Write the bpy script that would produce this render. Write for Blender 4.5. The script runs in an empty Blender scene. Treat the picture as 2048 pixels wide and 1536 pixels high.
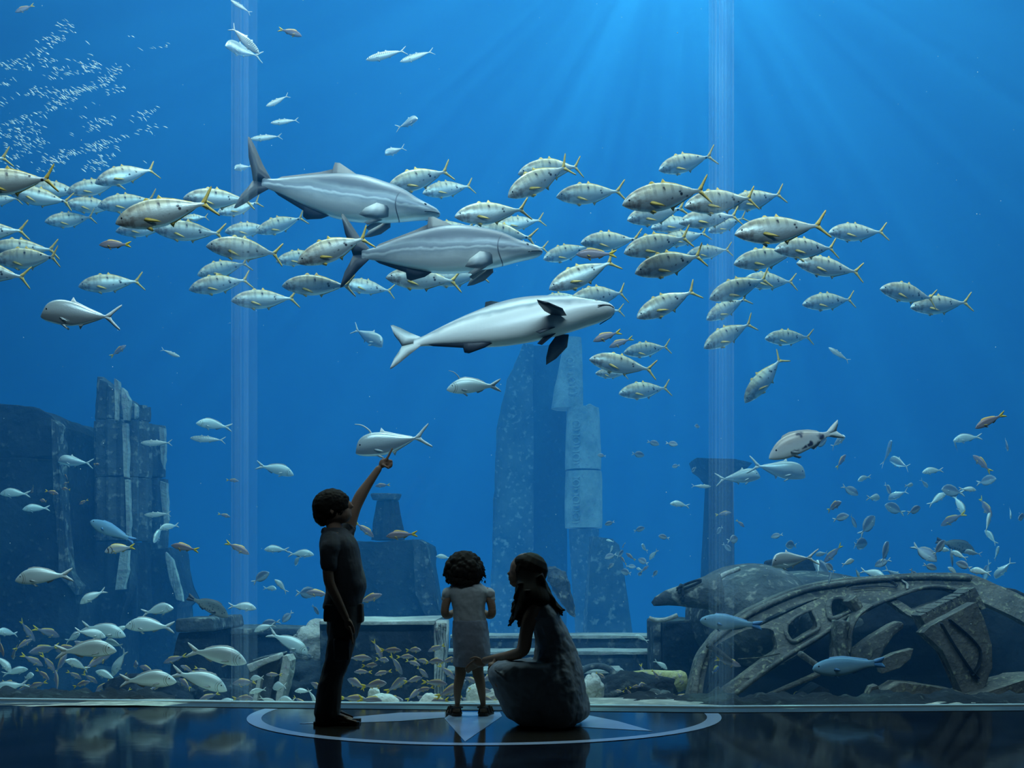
import bpy, bmesh, math, random
from mathutils import Vector, Matrix, noise

random.seed(7)
SC = bpy.context.scene
COL = SC.collection
F, HZ, CH = 2400.0, 1160.0, 0.846      # focal length in pixels, horizon row, camera height

def P(px, py, d):
    """World point seen at pixel (px, py) of the 2048x1536 frame, d metres in front of the camera."""
    return Vector(((px - 1024.0) * d / F, d, CH - (py - HZ) * d / F))

# ------------------------------------------------------------------ camera
cam = bpy.data.cameras.new('camera')
cam.sensor_width = 36.0
cam.lens = F / 2048.0 * 36.0
cam.shift_y = (HZ - 768.0) / 2048.0
cam.clip_start = 0.05
cam.clip_end = 200
cob = bpy.data.objects.new('camera', cam)
cob.location = (0, 0, CH)
cob.rotation_euler = (math.pi / 2, 0, 0)
COL.objects.link(cob)
SC.camera = cob

# ------------------------------------------------------------------ colour management, world, lights
SC.view_settings.view_transform = 'Standard'
SC.view_settings.look = 'None'
SC.view_settings.gamma = 1
SC.view_settings.exposure = 0.13
SC.view_settings.use_curve_mapping = False
cy = SC.cycles
cy.max_bounces = 6
cy.diffuse_bounces = 1
cy.glossy_bounces = 2
cy.transmission_bounces = 4
cy.volume_bounces = 2
cy.use_adaptive_sampling = True
cy.adaptive_threshold = 0.015
cy.transparent_max_bounces = 24
cy.use_denoising = True
cy.sample_clamp_indirect = 3.0
cy.caustics_reflective = False
cy.caustics_refractive = False

w = bpy.data.worlds.new('night_gallery')
SC.world = w
w.use_nodes = True
w.node_tree.nodes['Background'].inputs[0].default_value = (0.10, 0.35, 0.60, 1)
w.node_tree.nodes['Background'].inputs[1].default_value = 0.0

def aim(o, target):
    o.rotation_euler = (Vector(target) - o.location).to_track_quat('-Z', 'Y').to_euler()

def area(name, loc, target, sx, sy, power, color, spread=180):
    l = bpy.data.lights.new(name, 'AREA')
    l.shape = 'RECTANGLE'; l.size = sx; l.size_y = sy
    l.energy = power; l.color = color; l.spread = math.radians(spread)
    o = bpy.data.objects.new(name, l); o.location = loc
    COL.objects.link(o); aim(o, target)
    return o

def spot(name, loc, target, power, color, cone, blend, rays=None, radius=0.15):
    l = bpy.data.lights.new(name, 'SPOT')
    l.energy = power; l.color = color; l.spot_size = math.radians(cone); l.spot_blend = blend
    l.shadow_soft_size = radius
    o = bpy.data.objects.new(name, l); o.location = loc
    COL.objects.link(o); aim(o, target)
    if rays:      # daylight broken up by the rippled water surface: the beam itself is uneven
        l.use_nodes = True
        nt = l.node_tree
        em = nt.nodes['Emission']
        tc = nt.nodes.new('ShaderNodeTexCoord')
        no = nt.nodes.new('ShaderNodeTexNoise'); no.inputs['Scale'].default_value = rays[0]
        no.inputs['Detail'].default_value = 3.0; no.inputs['Roughness'].default_value = 0.65
        nt.links.new(tc.outputs['Normal'], no.inputs['Vector'])
        mr = nt.nodes.new('ShaderNodeMapRange')
        mr.inputs[1].default_value = rays[1]; mr.inputs[2].default_value = rays[2]
        mr.inputs[3].default_value = rays[3]; mr.inputs[4].default_value = rays[4]
        nt.links.new(no.outputs['Fac'], mr.inputs[0])
        nt.links.new(mr.outputs[0], em.inputs['Strength'])
    return o

spot('sunbeam_lamp', (3.7, 26.6, 16.3), (1.5, 8.0, 1.0), 4300, (1.0, 1.0, 0.86), 120, 0.5, (38.0, 0.52, 0.68, 0.12, 8.0), 0.1)
area('tank_daylight', (1.0, 17.5, 16.7), (1.0, 17.0, 0), 27, 17, 2850, (0.95, 0.97, 0.97))
area('added_front_light', (0.0, 1.45, 9.22), (0.0, 9.4, 2.6), 9.0, 0.10, 370, (0.62, 0.90, 1.0), 120)  # added fill from the gallery side, brightens the near fish flanks
area('added_top_light', (0.6, 10.3, 8.6), (0.6, 10.5, 0.0), 13, 1.2, 430, (1.0, 0.98, 0.85))  # added light above the frame, brightens the fish backs
area('added_uplight', (0.0, 19.5, -3.1), (0.0, 19.0, 9.0), 20, 9, 900, (0.70, 0.90, 1.0))  # added upward fill hidden below the sill, lifts the low haze
spot('added_spot', (-.9, 9.9, 8.4), (-.55, 9.3, 0), 620, (0.72, 0.95, 1.0), 34, 1.0)  # added spot above the frame, brightens sand and stone block
spot('added_spot', (-2.7, 10.0, 8.4), (-2.7, 9.2, 0.3), 520, (0.72, 0.95, 1.0), 34, 1.0)  # added spot above the frame, brightens the left breams
area('added_gallery_fill', (0.0, -3.0, 3.6), (0.0, 6.0, 0.5), 3.0, 1.0, 0.22, (0.55, 0.75, 1.0))  # added weak fill behind the camera, lifts the figures

# ------------------------------------------------------------------ helpers
def tag(o, label=None, cat=None, group=None, kind=None):
    if label: o['label'] = label
    if cat: o['category'] = cat
    if group: o['group'] = group
    if kind: o['kind'] = kind
    return o

def empty(name, loc=(0, 0, 0)):
    o = bpy.data.objects.new(name, None); o.location = loc
    o.empty_display_size = 0.1
    COL.objects.link(o)
    return o

def link(name, me, mats, parent=None, smooth=True):
    if isinstance(me, bmesh.types.BMesh):
        bm = me
        bmesh.ops.recalc_face_normals(bm, faces=bm.faces)
        me = bpy.data.meshes.new(name); bm.to_mesh(me); bm.free()
    o = bpy.data.objects.new(name, me); COL.objects.link(o)
    if not isinstance(mats, (list, tuple)): mats = [mats]
    if len(me.materials) == 0:
        for m in mats: me.materials.append(m)
    if smooth:
        for p in me.polygons: p.use_smooth = True
    if parent is not None:
        o.parent = parent
        o.matrix_parent_inverse = Matrix.Translation(-parent.location)
    return o

def bevel(o, wd=0.02, seg=2):
    m = o.modifiers.new('bevel', 'BEVEL'); m.width = wd; m.segments = seg; m.limit_method = 'ANGLE'
    m.angle_limit = math.radians(40)
    return o

_tex = {}
def rough(o, strength=0.05, size=0.4, sub=2, simple=True):
    """Weathered surface: subdivide and push the surface about with a cloud texture."""
    if sub:
        s = o.modifiers.new('sub', 'SUBSURF'); s.levels = sub; s.render_levels = sub
        if simple: s.subdivision_type = 'SIMPLE'
    k = round(size, 3)
    if k not in _tex:
        t = bpy.data.textures.new('clouds', 'CLOUDS'); t.noise_scale = size; t.noise_depth = 3; _tex[k] = t
    d = o.modifiers.new('worn', 'DISPLACE'); d.texture = _tex[k]; d.strength = strength; d.mid_level = 0.5
    d.texture_coords = 'GLOBAL'
    return o

def box(bm, c, s, rot=None, mat=0):
    r = bmesh.ops.create_cube(bm, size=1.0)
    M = Matrix.Translation(c) @ (rot.to_4x4() if rot else Matrix.Identity(4)) @ Matrix.Diagonal((s[0], s[1], s[2], 1))
    bmesh.ops.transform(bm, matrix=M, verts=r['verts'])
    if mat:
        for f in {f for v in r['verts'] for f in v.link_faces}: f.material_index = mat
    return r['verts']

def prism(bm, pts, thick, mat=0):
    """pts: closed loop of world points on a front plane; extruded by the vector thick."""
    a = [bm.verts.new(p) for p in pts]; b = [bm.verts.new(Vector(p) + Vector(thick)) for p in pts]
    n = len(a)
    fs = [bm.faces.new(a), bm.faces.new(b[::-1])]
    for i in range(n):
        fs.append(bm.faces.new((a[i], b[i], b[(i + 1) % n], a[(i + 1) % n])))
    for f in fs: f.material_index = mat
    return fs

def tube(bm, pts, rad, n=8, mat=0, flat=1.0, up=Vector((0, 0, 1)), cap=True):
    """Tapered tube through pts; rad one number or one per point; flat squashes it along 'up'."""
    pts = [Vector(p) for p in pts]
    if not isinstance(rad, (list, tuple)): rad = [rad] * len(pts)
    rings = []
    for i, p in enumerate(pts):
        t = (pts[min(i + 1, len(pts) - 1)] - pts[max(i - 1, 0)]).normalized()
        s = t.cross(up)
        if s.length < 1e-4: s = t.cross(Vector((0, 1, 0)))
        s.normalize(); u = s.cross(t)
        rings.append([bm.verts.new(p + (s * math.cos(a) + u * math.sin(a) * flat) * rad[i])
                      for a in [2 * math.pi * k / n for k in range(n)]])
    fs = []
    for a, b in zip(rings, rings[1:]):
        for k in range(n): fs.append(bm.faces.new((a[k], a[(k + 1) % n], b[(k + 1) % n], b[k])))
    if cap:
        fs.append(bm.faces.new(rings[0][::-1])); fs.append(bm.faces.new(rings[-1]))
    for f in fs: f.material_index = mat
    return rings

def spline(pts, n=8):
    """Catmull-Rom through the points (tuples of any length)."""
    out = []
    P_ = [tuple(p) for p in pts]
    P_ = [P_[0]] + P_ + [P_[-1]]
    for i in range(1, len(P_) - 2):
        for j in range(n):
            t = j / n
            q = []
            for a, b, c, d in zip(P_[i - 1], P_[i], P_[i + 1], P_[i + 2]):
                q.append(0.5 * (2 * b + (c - a) * t + (2 * a - 5 * b + 4 * c - d) * t * t + (3 * b - a - 3 * c + d) * t ** 3))
            out.append(tuple(q))
    out.append(P_[-2])
    return out

# ------------------------------------------------------------------ materials
def newmat(name):
    m = bpy.data.materials.new(name); m.use_nodes = True
    nt = m.node_tree
    return m, nt, nt.nodes['Principled BSDF']

def plain(name, col, rough_=0.6, metal=0.0, spec=0.5):
    m, nt, b = newmat(name)
    b.inputs['Base Color'].default_value = (*col, 1); b.inputs['Roughness'].default_value = rough_
    b.inputs['Metallic'].default_value = metal
    b.inputs['Specular IOR Level'].default_value = spec
    return m

def stone(name, c1, c2, c3=None, scale=3.0, bump=0.4, rough_=0.9, spot=0.5):
    """Mottled, encrusted stone: two clouds of colour plus patches of growth, with bump."""
    m, nt, b = newmat(name)
    N, L = nt.nodes, nt.links
    tc = N.new('ShaderNodeNewGeometry')
    n1 = N.new('ShaderNodeTexNoise'); n1.inputs['Scale'].default_value = scale; n1.inputs['Detail'].default_value = 8
    n1.inputs['Roughness'].default_value = 0.7
    L.new(tc.outputs['Position'], n1.inputs['Vector'])
    r1 = N.new('ShaderNodeValToRGB')
    r1.color_ramp.elements[0].position = 0.36; r1.color_ramp.elements[0].color = (*c1, 1)
    r1.color_ramp.elements[1].position = 0.64; r1.color_ramp.elements[1].color = (*c2, 1)
    L.new(n1.outputs['Fac'], r1.inputs[0])
    out = r1.outputs[0]
    n2 = N.new('ShaderNodeTexNoise'); n2.inputs['Scale'].default_value = scale * 7; n2.inputs['Detail'].default_value = 6
    L.new(tc.outputs['Position'], n2.inputs['Vector'])
    if c3:
        mx = N.new('ShaderNodeMix'); mx.data_type = 'RGBA'
        r2 = N.new('ShaderNodeValToRGB')
        r2.color_ramp.elements[0].position = spot; r2.color_ramp.elements[1].position = spot + 0.12
        L.new(n2.outputs['Fac'], r2.inputs[0])
        L.new(r2.outputs[0], mx.inputs[0]); L.new(out, mx.inputs[6]); mx.inputs[7].default_value = (*c3, 1)
        out = mx.outputs[2]
    L.new(out, b.inputs['Base Color'])
    b.inputs['Roughness'].default_value = rough_
    b.inputs['Specular IOR Level'].default_value = 0.2
    bp = N.new('ShaderNodeBump'); bp.inputs['Strength'].default_value = bump; bp.inputs['Distance'].default_value = 0.05
    L.new(n2.outputs['Fac'], bp.inputs['Height']); L.new(bp.outputs[0], b.inputs['Normal'])
    return m

# ------------------------------------------------------------------ the gallery and the tank
def gd(px):      # distance of the acrylic wall's foot along the view axis, by column of the picture
    pts = [(-500, 8.36), (480, 7.93), (1450, 7.63), (2600, 7.86)]
    for (a, da), (b, db) in zip(pts, pts[1:]):
        if px <= b or b == 2600:
            return da + (db - da) * (px - a) / (b - a)
def footx(px): return Vector(((px - 1024) * gd(px) / F, gd(px), 0))
ZT, YB, XW, ZB = 17.0, 30.0, 15.0, -3.4
def reach(a, b, x): return a + (b - a) * ((x - a.x) / (b.x - a.x))
FOOT = [reach(footx(480), footx(-500), -XW), footx(480), footx(1450), reach(footx(1450), footx(2600), XW)]

m_wall = plain('gallery_paint', (0.010, 0.012, 0.016), 0.8)
m_ceil = plain('gallery_ceiling_paint', (0.010, 0.012, 0.016), 0.8)

# water: clear, blue-scattering body of water filling the tank
m_water = bpy.data.materials.new('tank_water'); m_water.use_nodes = True
nt = m_water.node_tree; nt.nodes.clear()
mo = nt.nodes.new('ShaderNodeOutputMaterial')
vs = nt.nodes.new('ShaderNodeVolumeScatter'); va = nt.nodes.new('ShaderNodeVolumeAbsorption')
ad = nt.nodes.new('ShaderNodeAddShader')
S = (0.0034, 0.0200, 0.047)           # scattering per metre
A = (0.078, 0.025, 0.003)            # absorption per metre
vs.inputs['Color'].default_value = (S[0] / .1, S[1] / .1, S[2] / .1, 1); vs.inputs['Density'].default_value = 0.1
vs.inputs['Anisotropy'].default_value = 0.35
va.inputs['Color'].default_value = (1 - A[0] / .2, 1 - A[1] / .2, 1 - A[2] / .2, 1); va.inputs['Density'].default_value = 0.2
nt.links.new(vs.outputs[0], ad.inputs[0]); nt.links.new(va.outputs[0], ad.inputs[1])
nt.links.new(ad.outputs[0], mo.inputs['Volume'])

bm = bmesh.new()
th = 0.28
inner = [p + Vector((0, th, 0)) for p in FOOT]
foot = [Vector((p.x, p.y, ZB + .01)) for p in inner] + [Vector((XW - .01, YB - .01, ZB + .01)), Vector((-XW + .01, YB - .01, ZB + .01))]
foot[0].x += .01; foot[3].x -= .01
prism(bm, foot, (0, 0, ZT - ZB - 0.03))
water = link('water', bm, m_water, smooth=False)
tag(water, 'clear blue water filling the huge tank behind the acrylic wall', 'water', kind='stuff')

# acrylic wall: three panels, two bonded joints
m_acr = bpy.data.materials.new('acrylic'); m_acr.use_nodes = True
nt = m_acr.node_tree; nt.nodes.clear()
mo = nt.nodes.new('ShaderNodeOutputMaterial'); tr = nt.nodes.new('ShaderNodeBsdfTransparent')
gl = nt.nodes.new('ShaderNodeBsdfGlossy'); gl.inputs['Roughness'].default_value = 0.02
tr.inputs[0].default_value = (0.97, 0.985, 0.99, 1)
mx = nt.nodes.new('ShaderNodeMixShader'); mx.inputs[0].default_value = 0.02
nt.links.new(tr.outputs[0], mx.inputs[1]); nt.links.new(gl.outputs[0], mx.inputs[2])
nt.links.new(mx.outputs[0], mo.inputs['Surface'])
m_joint = bpy.data.materials.new('bonded_joint'); m_joint.use_nodes = True
nt = m_joint.node_tree; nt.nodes.clear()
mo = nt.nodes.new('ShaderNodeOutputMaterial'); tr = nt.nodes.new('ShaderNodeBsdfTransparent')
tl = nt.nodes.new('ShaderNodeBsdfTranslucent'); tl.inputs[0].default_value = (0.8, 0.9, 1.0, 1)
mx = nt.nodes.new('ShaderNodeMixShader')
tcn = nt.nodes.new('ShaderNodeNewGeometry'); sep = nt.nodes.new('ShaderNodeSeparateXYZ')
nz = nt.nodes.new('ShaderNodeTexNoise'); nz.noise_dimensions = '1D'; nz.inputs['Scale'].default_value = 60
nt.links.new(tcn.outputs['Position'], sep.inputs[0]); nt.links.new(sep.outputs[0], nz.inputs['W'])
mr = nt.nodes.new('ShaderNodeMapRange'); mr.inputs[1].default_value = .3; mr.inputs[2].default_value = .7
mr.inputs[3].default_value = 0.01; mr.inputs[4].default_value = 0.09
nt.links.new(nz.outputs['Fac'], mr.inputs[0]); nt.links.new(mr.outputs[0], mx.inputs[0])
nt.links.new(tr.outputs[0], mx.inputs[1]); nt.links.new(tl.outputs[0], mx.inputs[2]); nt.links.new(mx.outputs[0], mo.inputs['Surface'])
HG = 9.6
for i, (a, b) in enumerate(zip(FOOT, FOOT[1:])):
    bm = bmesh.new()
    u = (b - a).normalized() * (0.06 if True else 0)
    a2 = a + (u if i > 0 else u * 0); b2 = b - (u if i < 2 else u * 0)
    z1_ = Vector((0, 0, .008)); prism(bm, [a2 + z1_, b2 + z1_, b2 + z1_ + Vector((0, th - .01, 0)), a2 + z1_ + Vector((0, th - .01, 0))], (0, 0, HG - .01))
    tag(link('window_%d' % (i + 1), bm, m_acr, smooth=False), kind='structure')
for i, c in enumerate(FOOT[1:3]):
    bm = bmesh.new()
    box(bm, (c.x, c.y + th / 2, HG / 2), (0.118, th - .012, HG - .02))
    tag(link('trim_%d' % (i + 1), bm, m_joint, smooth=False), kind='structure')

# polished floor
m_floor, nt, b = newmat('polished_stone')
N, L = nt.nodes, nt.links
g = N.new('ShaderNodeNewGeometry')
nn = N.new('ShaderNodeTexNoise'); nn.inputs['Scale'].default_value = 2.2; nn.inputs['Detail'].default_value = 6
L.new(g.outputs['Position'], nn.inputs['Vector'])
rr = N.new('ShaderNodeValToRGB')
rr.color_ramp.elements[0].position = .35; rr.color_ramp.elements[0].color = (0.004, 0.006, 0.012, 1)
rr.color_ramp.elements[1].position = .7; rr.color_ramp.elements[1].color = (0.012, 0.016, 0.028, 1)
L.new(nn.outputs['Fac'], rr.inputs[0]); L.new(rr.outputs[0], b.inputs['Base Color'])
b.inputs['Roughness'].default_value = 0.07
b.inputs['IOR'].default_value = 1.10
n2 = N.new('ShaderNodeTexNoise'); n2.inputs['Scale'].default_value = 9; n2.inputs['Detail'].default_value = 2
L.new(g.outputs['Position'], n2.inputs['Vector'])
bp = N.new('ShaderNodeBump'); bp.inputs['Strength'].default_value = .03; bp.inputs['Distance'].default_value = .01
L.new(n2.outputs['Fac'], bp.inputs['Height']); L.new(bp.outputs[0], b.inputs['Normal'])
bm = bmesh.new()
XR, YR, HR = 9.0, -5.0, 9.6
FL_, FR_ = reach(FOOT[0], FOOT[1], -XR), reach(FOOT[2], FOOT[3], XR)
prism(bm, [(-XR, YR, 0), (XR, YR, 0), FR_, FOOT[2], FOOT[1], FL_], (0, 0, -0.3))
tag(link('floor', bm, m_floor, smooth=False), kind='structure')

def slab(name, pts, th_, mat):
    bm = bmesh.new(); prism(bm, pts, th_)
    return tag(link(name, bm, mat, smooth=False), kind='structure')
slab('ceiling', [(-XR, YR, HR), (XR, YR, HR), (XR, 7.6, HR), (-XR, 7.6, HR)], (0, 0, .25), m_ceil)
slab('wall_back', [(-XR, YR, 0), (XR, YR, 0), (XR, YR, HR), (-XR, YR, HR)], (0, -.2, 0), m_wall)
slab('wall_left', [(-XR, YR, 0), (-XR, FL_.y, 0), (-XR, FL_.y, HR), (-XR, YR, HR)], (-.2, 0, 0), m_wall)
slab('wall_right', [(XR, YR, 0), (XR, FR_.y, 0), (XR, FR_.y, HR), (XR, YR, HR)], (.2, 0, 0), m_wall)
# header above the acrylic, closing the room off from the tank
bm = bmesh.new()
up_ = lambda p, y=0: Vector((p.x, p.y + y, HR))
prism(bm, [up_(FOOT[0]), up_(FOOT[1]), up_(FOOT[2]), up_(FOOT[3]), up_(FOOT[3], th - .01), up_(FOOT[2], th - .01), up_(FOOT[1], th - .01), up_(FOOT[0], th - .01)], (0, 0, ZT - HR))
tag(link('wall_header', bm, m_wall, smooth=False), kind='structure')
bm = bmesh.new()
dn_ = lambda p, y=0: Vector((p.x, p.y + y, -.001))
prism(bm, [dn_(p) for p in FOOT] + [dn_(p, th + .06) for p in FOOT[::-1]], (0, 0, ZB))
tag(link('trim_6', bm, m_wall, smooth=False), kind='structure')
m_seal = plain('dark_sealant', (0.035, 0.06, 0.09), 0.6)
bm = bmesh.new()
prism(bm, [dn_(p, .012) + Vector((0, 0, .001)) for p in FOOT] + [dn_(p, th + .05) + Vector((0, 0, .001)) for p in FOOT[::-1]], (0, 0, .003))
tag(link('trim_4', bm, m_seal, smooth=False), kind='structure')
m_bead = plain('pale_bead', (0.45, 0.55, 0.60), 0.5)
bm = bmesh.new()
prism(bm, [dn_(p, th - .03) + Vector((0, 0, .004)) for p in FOOT] + [dn_(p, th + .04) + Vector((0, 0, .004)) for p in FOOT[::-1]], (0, 0, .012))
tag(link('trim_5', bm, m_bead, smooth=False), kind='structure')

# added unseen shelf keeps the added front light off the visitors, towards the acrylic
slab('trim_3', [(-5.0, 0.9, 8.84), (5.0, 0.9, 8.84), (5.0, 1.72, 8.84), (-5.0, 1.72, 8.84)], (0, 0, .04), m_ceil)  # added unseen shelf for the added front light

# inside of the tank
m_rock = stone('tank_rockwork', (0.03, 0.045, 0.06), (0.10, 0.12, 0.13), (0.2, 0.2, 0.17), 0.5, 1.0)
m_sand = stone('tank_sand', (0.30, 0.32, 0.30), (0.55, 0.55, 0.50), (0.7, 0.68, 0.6), 1.2, 0.5)
m_backdrop = stone('blue_backdrop', (0.03, 0.16, 0.42), (0.05, 0.22, 0.50), None, .3, .2)
slab('wall_tank_back', [(-XW, YB, ZB), (XW, YB, ZB), (XW, YB, ZT), (-XW, YB, ZT)], (0, .3, 0), m_backdrop)
slab('wall_tank_left', [(-XW, 8.3, ZB), (-XW, YB, ZB), (-XW, YB, ZT), (-XW, 8.3, ZT)], (-.3, 0, 0), m_rock)
slab('wall_tank_right', [(XW, 8, ZB), (XW, YB, ZB), (XW, YB, ZT), (XW, 8, ZT)], (.3, 0, 0), m_rock)
slab('ceiling_tank', [(-XW, 8, ZT), (XW, 8, ZT), (XW, YB, ZT), (-XW, YB, ZT)], (0, 0, .3), m_rock)
bm = bmesh.new()      # gently uneven sand bed
nx, ny = 60, 40
V = [[None] * (ny + 1) for _ in range(nx + 1)]
for i in range(nx + 1):
    for j in range(ny + 1):
        x = (-XW + .03) + 2 * (XW - .03) * i / nx; t = (j / ny) ** 1.6
        y0 = 8.02; y = y0 + (YB - .05 - y0) * t
        z = -0.01 + 0.05 * noise.noise((x * .6, y * .6, 0)) + 0.03 * noise.noise((x * 2, y * 2, 3))
        q = min(1, max(0, (y - 8.45) / 4.0)); q = q * q * (3 - 2 * q)
        V[i][j] = bm.verts.new((x, y, min(z, 0.03) - 3.2 * q))
for i in range(nx):
    for j in range(ny): bm.faces.new((V[i][j], V[i + 1][j], V[i + 1][j + 1], V[i][j + 1]))
tag(link('sand_bed', bm, m_sand), 'pale sand covering the bottom of the tank', 'sand', kind='stuff')

# ================================================================== RUINS AND WRECK
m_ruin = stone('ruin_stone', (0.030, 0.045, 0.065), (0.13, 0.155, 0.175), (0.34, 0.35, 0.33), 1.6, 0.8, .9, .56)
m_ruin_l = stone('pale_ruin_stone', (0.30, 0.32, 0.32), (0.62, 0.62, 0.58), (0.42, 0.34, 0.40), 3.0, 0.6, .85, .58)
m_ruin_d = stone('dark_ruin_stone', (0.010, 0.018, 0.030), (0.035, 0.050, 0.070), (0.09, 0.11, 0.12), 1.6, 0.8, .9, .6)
m_wreck = stone('wreck_metal', (0.075, 0.085, 0.095), (0.20, 0.20, 0.19), (0.34, 0.35, 0.26), 3.5, 0.5, .8, .56)
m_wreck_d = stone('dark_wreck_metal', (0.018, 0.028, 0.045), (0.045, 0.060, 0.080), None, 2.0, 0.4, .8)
m_log = stone('lichen_stone', (0.38, 0.36, 0.16), (0.72, 0.70, 0.36), (0.40, 0.36, 0.40), 4.0, 0.6, .85, .55)
m_shell = stone('bleached_rock', (0.62, 0.68, 0.64), (0.88, 0.90, 0.84), None, 5.0, 0.4)

def poly(name, pts, d, thick, mat, parent=None, wear=.03, sub=0, bev=.02, wsize=.35, tilt=0.0):
    """Solid with the given outline at distance d, thick metres deep; tilt leans its top away."""
    w_ = []
    for (x, y) in pts:
        p = P(x, y, d)
        p.y += tilt * p.z; w_.append(p)
    bm = bmesh.new(); prism(bm, w_, (0, thick, 0))
    bmesh.ops.triangulate(bm, faces=[f for f in bm.faces if len(f.verts) > 4])
    for _ in range(sub):
        bmesh.ops.subdivide_edges(bm, edges=bm.edges[:], cuts=1, use_grid_fill=True)
    o = link(name, bm, mat, parent, smooth=False)
    if bev: bevel(o, bev, 2)
    if wear: rough(o, wear, wsize, 0)
    return o

def ring_loft(bm, secs, n=16, flutes=0, depth=.06, mat=0):
    """secs: (centre vector, radius x, radius y, tilt of the ring across x)"""
    rs = []
    for (c, rx, ry, sl) in secs:
        r = []
        for k in range(n):
            a = 2 * math.pi * k / n
            q = 1 - depth * (0.5 + 0.5 * math.cos(a * flutes)) if flutes else 1
            r.append(bm.verts.new((c[0] + rx * q * math.cos(a), c[1] + ry * q * math.sin(a), c[2] + sl * math.cos(a) * rx)))
        rs.append(r)
    fs = []
    for a, b in zip(rs, rs[1:]):
        for k in range(n): fs.append(bm.faces.new((a[k], a[(k + 1) % n], b[(k + 1) % n], b[k])))
    fs.append(bm.faces.new(rs[0][::-1])); fs.append(bm.faces.new(rs[-1]))
    for f in fs: f.material_index = mat
    return rs

def drum(name, parent, px_, y0, y1, wpx0, wpx1, d, mat, flutes=14, slope=0, n=56, depth=.10, shift=0):
    """Column drum: top row y0, bottom row y1, widths in columns of the picture at top and bottom."""
    bm = bmesh.new(); secs = []
    m = 7
    for i in range(m + 1):
        t = i / m
        c = P(px_ + shift * (1 - t), y1 + (y0 - y1) * t, d)
        r = (wpx1 + (wpx0 - wpx1) * t) * d / F / 2
        if i == 0 or i == m: r *= .97
        if i == m: c.z -= 0
        secs.append((c, r, r, slope * t if i > m - 3 else 0))
    if slope:
        secs = [s for s in secs]
        for i in range(m - 2, m + 1):
            c, rx, ry, _ = secs[i]; secs[i] = (c, rx, ry, slope * (i - (m - 3)) / 3)
    ring_loft(bm, secs, n, flutes, depth)
    o = link(name, bm, mat, parent, smooth=False)
    rough(o, .035, .22, 0)
    return o

# --- left ruin wall
r = tag(empty('ruin_wall', P(60, 1400, 14.4)), 'dark ruined wall block rising from the bottom at the left edge of the tank', 'ruin')
poly('wall_block', [(-140, 800), (0, 806), (40, 812), (78, 820), (104, 832), (117, 850), (116, 914), (-140, 914)], 14.4, 2.0, m_ruin_d, r, .10, 3, .03)
poly('wall_block', [(-140, 917), (115, 917), (119, 1000), (120, 1090), (128, 1130), (152, 1175), (160, 1210), (150, 1300), (170, 1470), (-140, 1470)], 14.37, 2.2, m_ruin_d, r, .12, 3, .03)
poly('edge_strip', [(103, 838), (116, 850), (117, 912), (122, 1000), (124, 1090), (134, 1130), (154, 1172), (150, 1190), (118, 1150), (108, 1000), (104, 900)], 14.25, .25, m_ruin, r, .10, 2, .01, .12)  # strip of lighter stone along the right edge

# --- broken fluted columns
r = tag(empty('fluted_column', P(245, 1400, 15.6)), 'tall broken fluted column with a slanting top, left part of the tank', 'column')
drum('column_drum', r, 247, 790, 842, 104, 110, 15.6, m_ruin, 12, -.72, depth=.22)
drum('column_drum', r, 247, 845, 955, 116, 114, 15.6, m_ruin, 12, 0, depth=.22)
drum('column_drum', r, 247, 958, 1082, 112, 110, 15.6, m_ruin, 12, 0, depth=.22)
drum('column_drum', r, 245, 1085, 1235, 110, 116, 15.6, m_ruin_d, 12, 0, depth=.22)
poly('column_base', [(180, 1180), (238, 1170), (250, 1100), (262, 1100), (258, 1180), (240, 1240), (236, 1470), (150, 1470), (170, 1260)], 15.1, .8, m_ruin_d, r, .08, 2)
r = tag(empty('fluted_column', P(310, 1400, 16.6)), 'shorter fluted column standing just right of and behind the slanting one', 'column')
drum('column_drum', r, 305, 851, 955, 52, 54, 16.6, m_ruin, 8, 0, depth=.2)
drum('column_drum', r, 310, 958, 1100, 54, 52, 16.6, m_ruin, 8, 0, depth=.2)
poly('column_base', [(286, 1100), (336, 1096), (344, 1140), (356, 1180), (366, 1200), (350, 1215), (345, 1470), (262, 1470), (276, 1250)], 16.1, .9, m_ruin_d, r, .10, 3)

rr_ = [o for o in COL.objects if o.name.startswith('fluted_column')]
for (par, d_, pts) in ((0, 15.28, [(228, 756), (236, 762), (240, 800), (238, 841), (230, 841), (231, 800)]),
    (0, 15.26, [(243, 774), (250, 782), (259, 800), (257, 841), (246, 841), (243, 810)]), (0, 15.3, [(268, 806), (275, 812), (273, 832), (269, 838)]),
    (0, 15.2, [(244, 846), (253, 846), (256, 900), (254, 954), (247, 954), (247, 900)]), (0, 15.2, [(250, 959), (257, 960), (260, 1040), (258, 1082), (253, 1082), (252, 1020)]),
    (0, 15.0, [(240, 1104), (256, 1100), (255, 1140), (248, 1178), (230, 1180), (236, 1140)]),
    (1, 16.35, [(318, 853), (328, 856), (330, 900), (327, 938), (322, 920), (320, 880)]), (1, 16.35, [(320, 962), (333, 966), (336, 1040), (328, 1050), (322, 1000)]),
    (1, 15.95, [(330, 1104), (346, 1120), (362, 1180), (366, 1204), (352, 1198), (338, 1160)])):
    poly('painted_lit_flute', pts, d_, .10, m_ruin_l, rr_[par], .04, 2, .01, .10)  # pale strips paint the lit flute edges onto the columns
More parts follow.
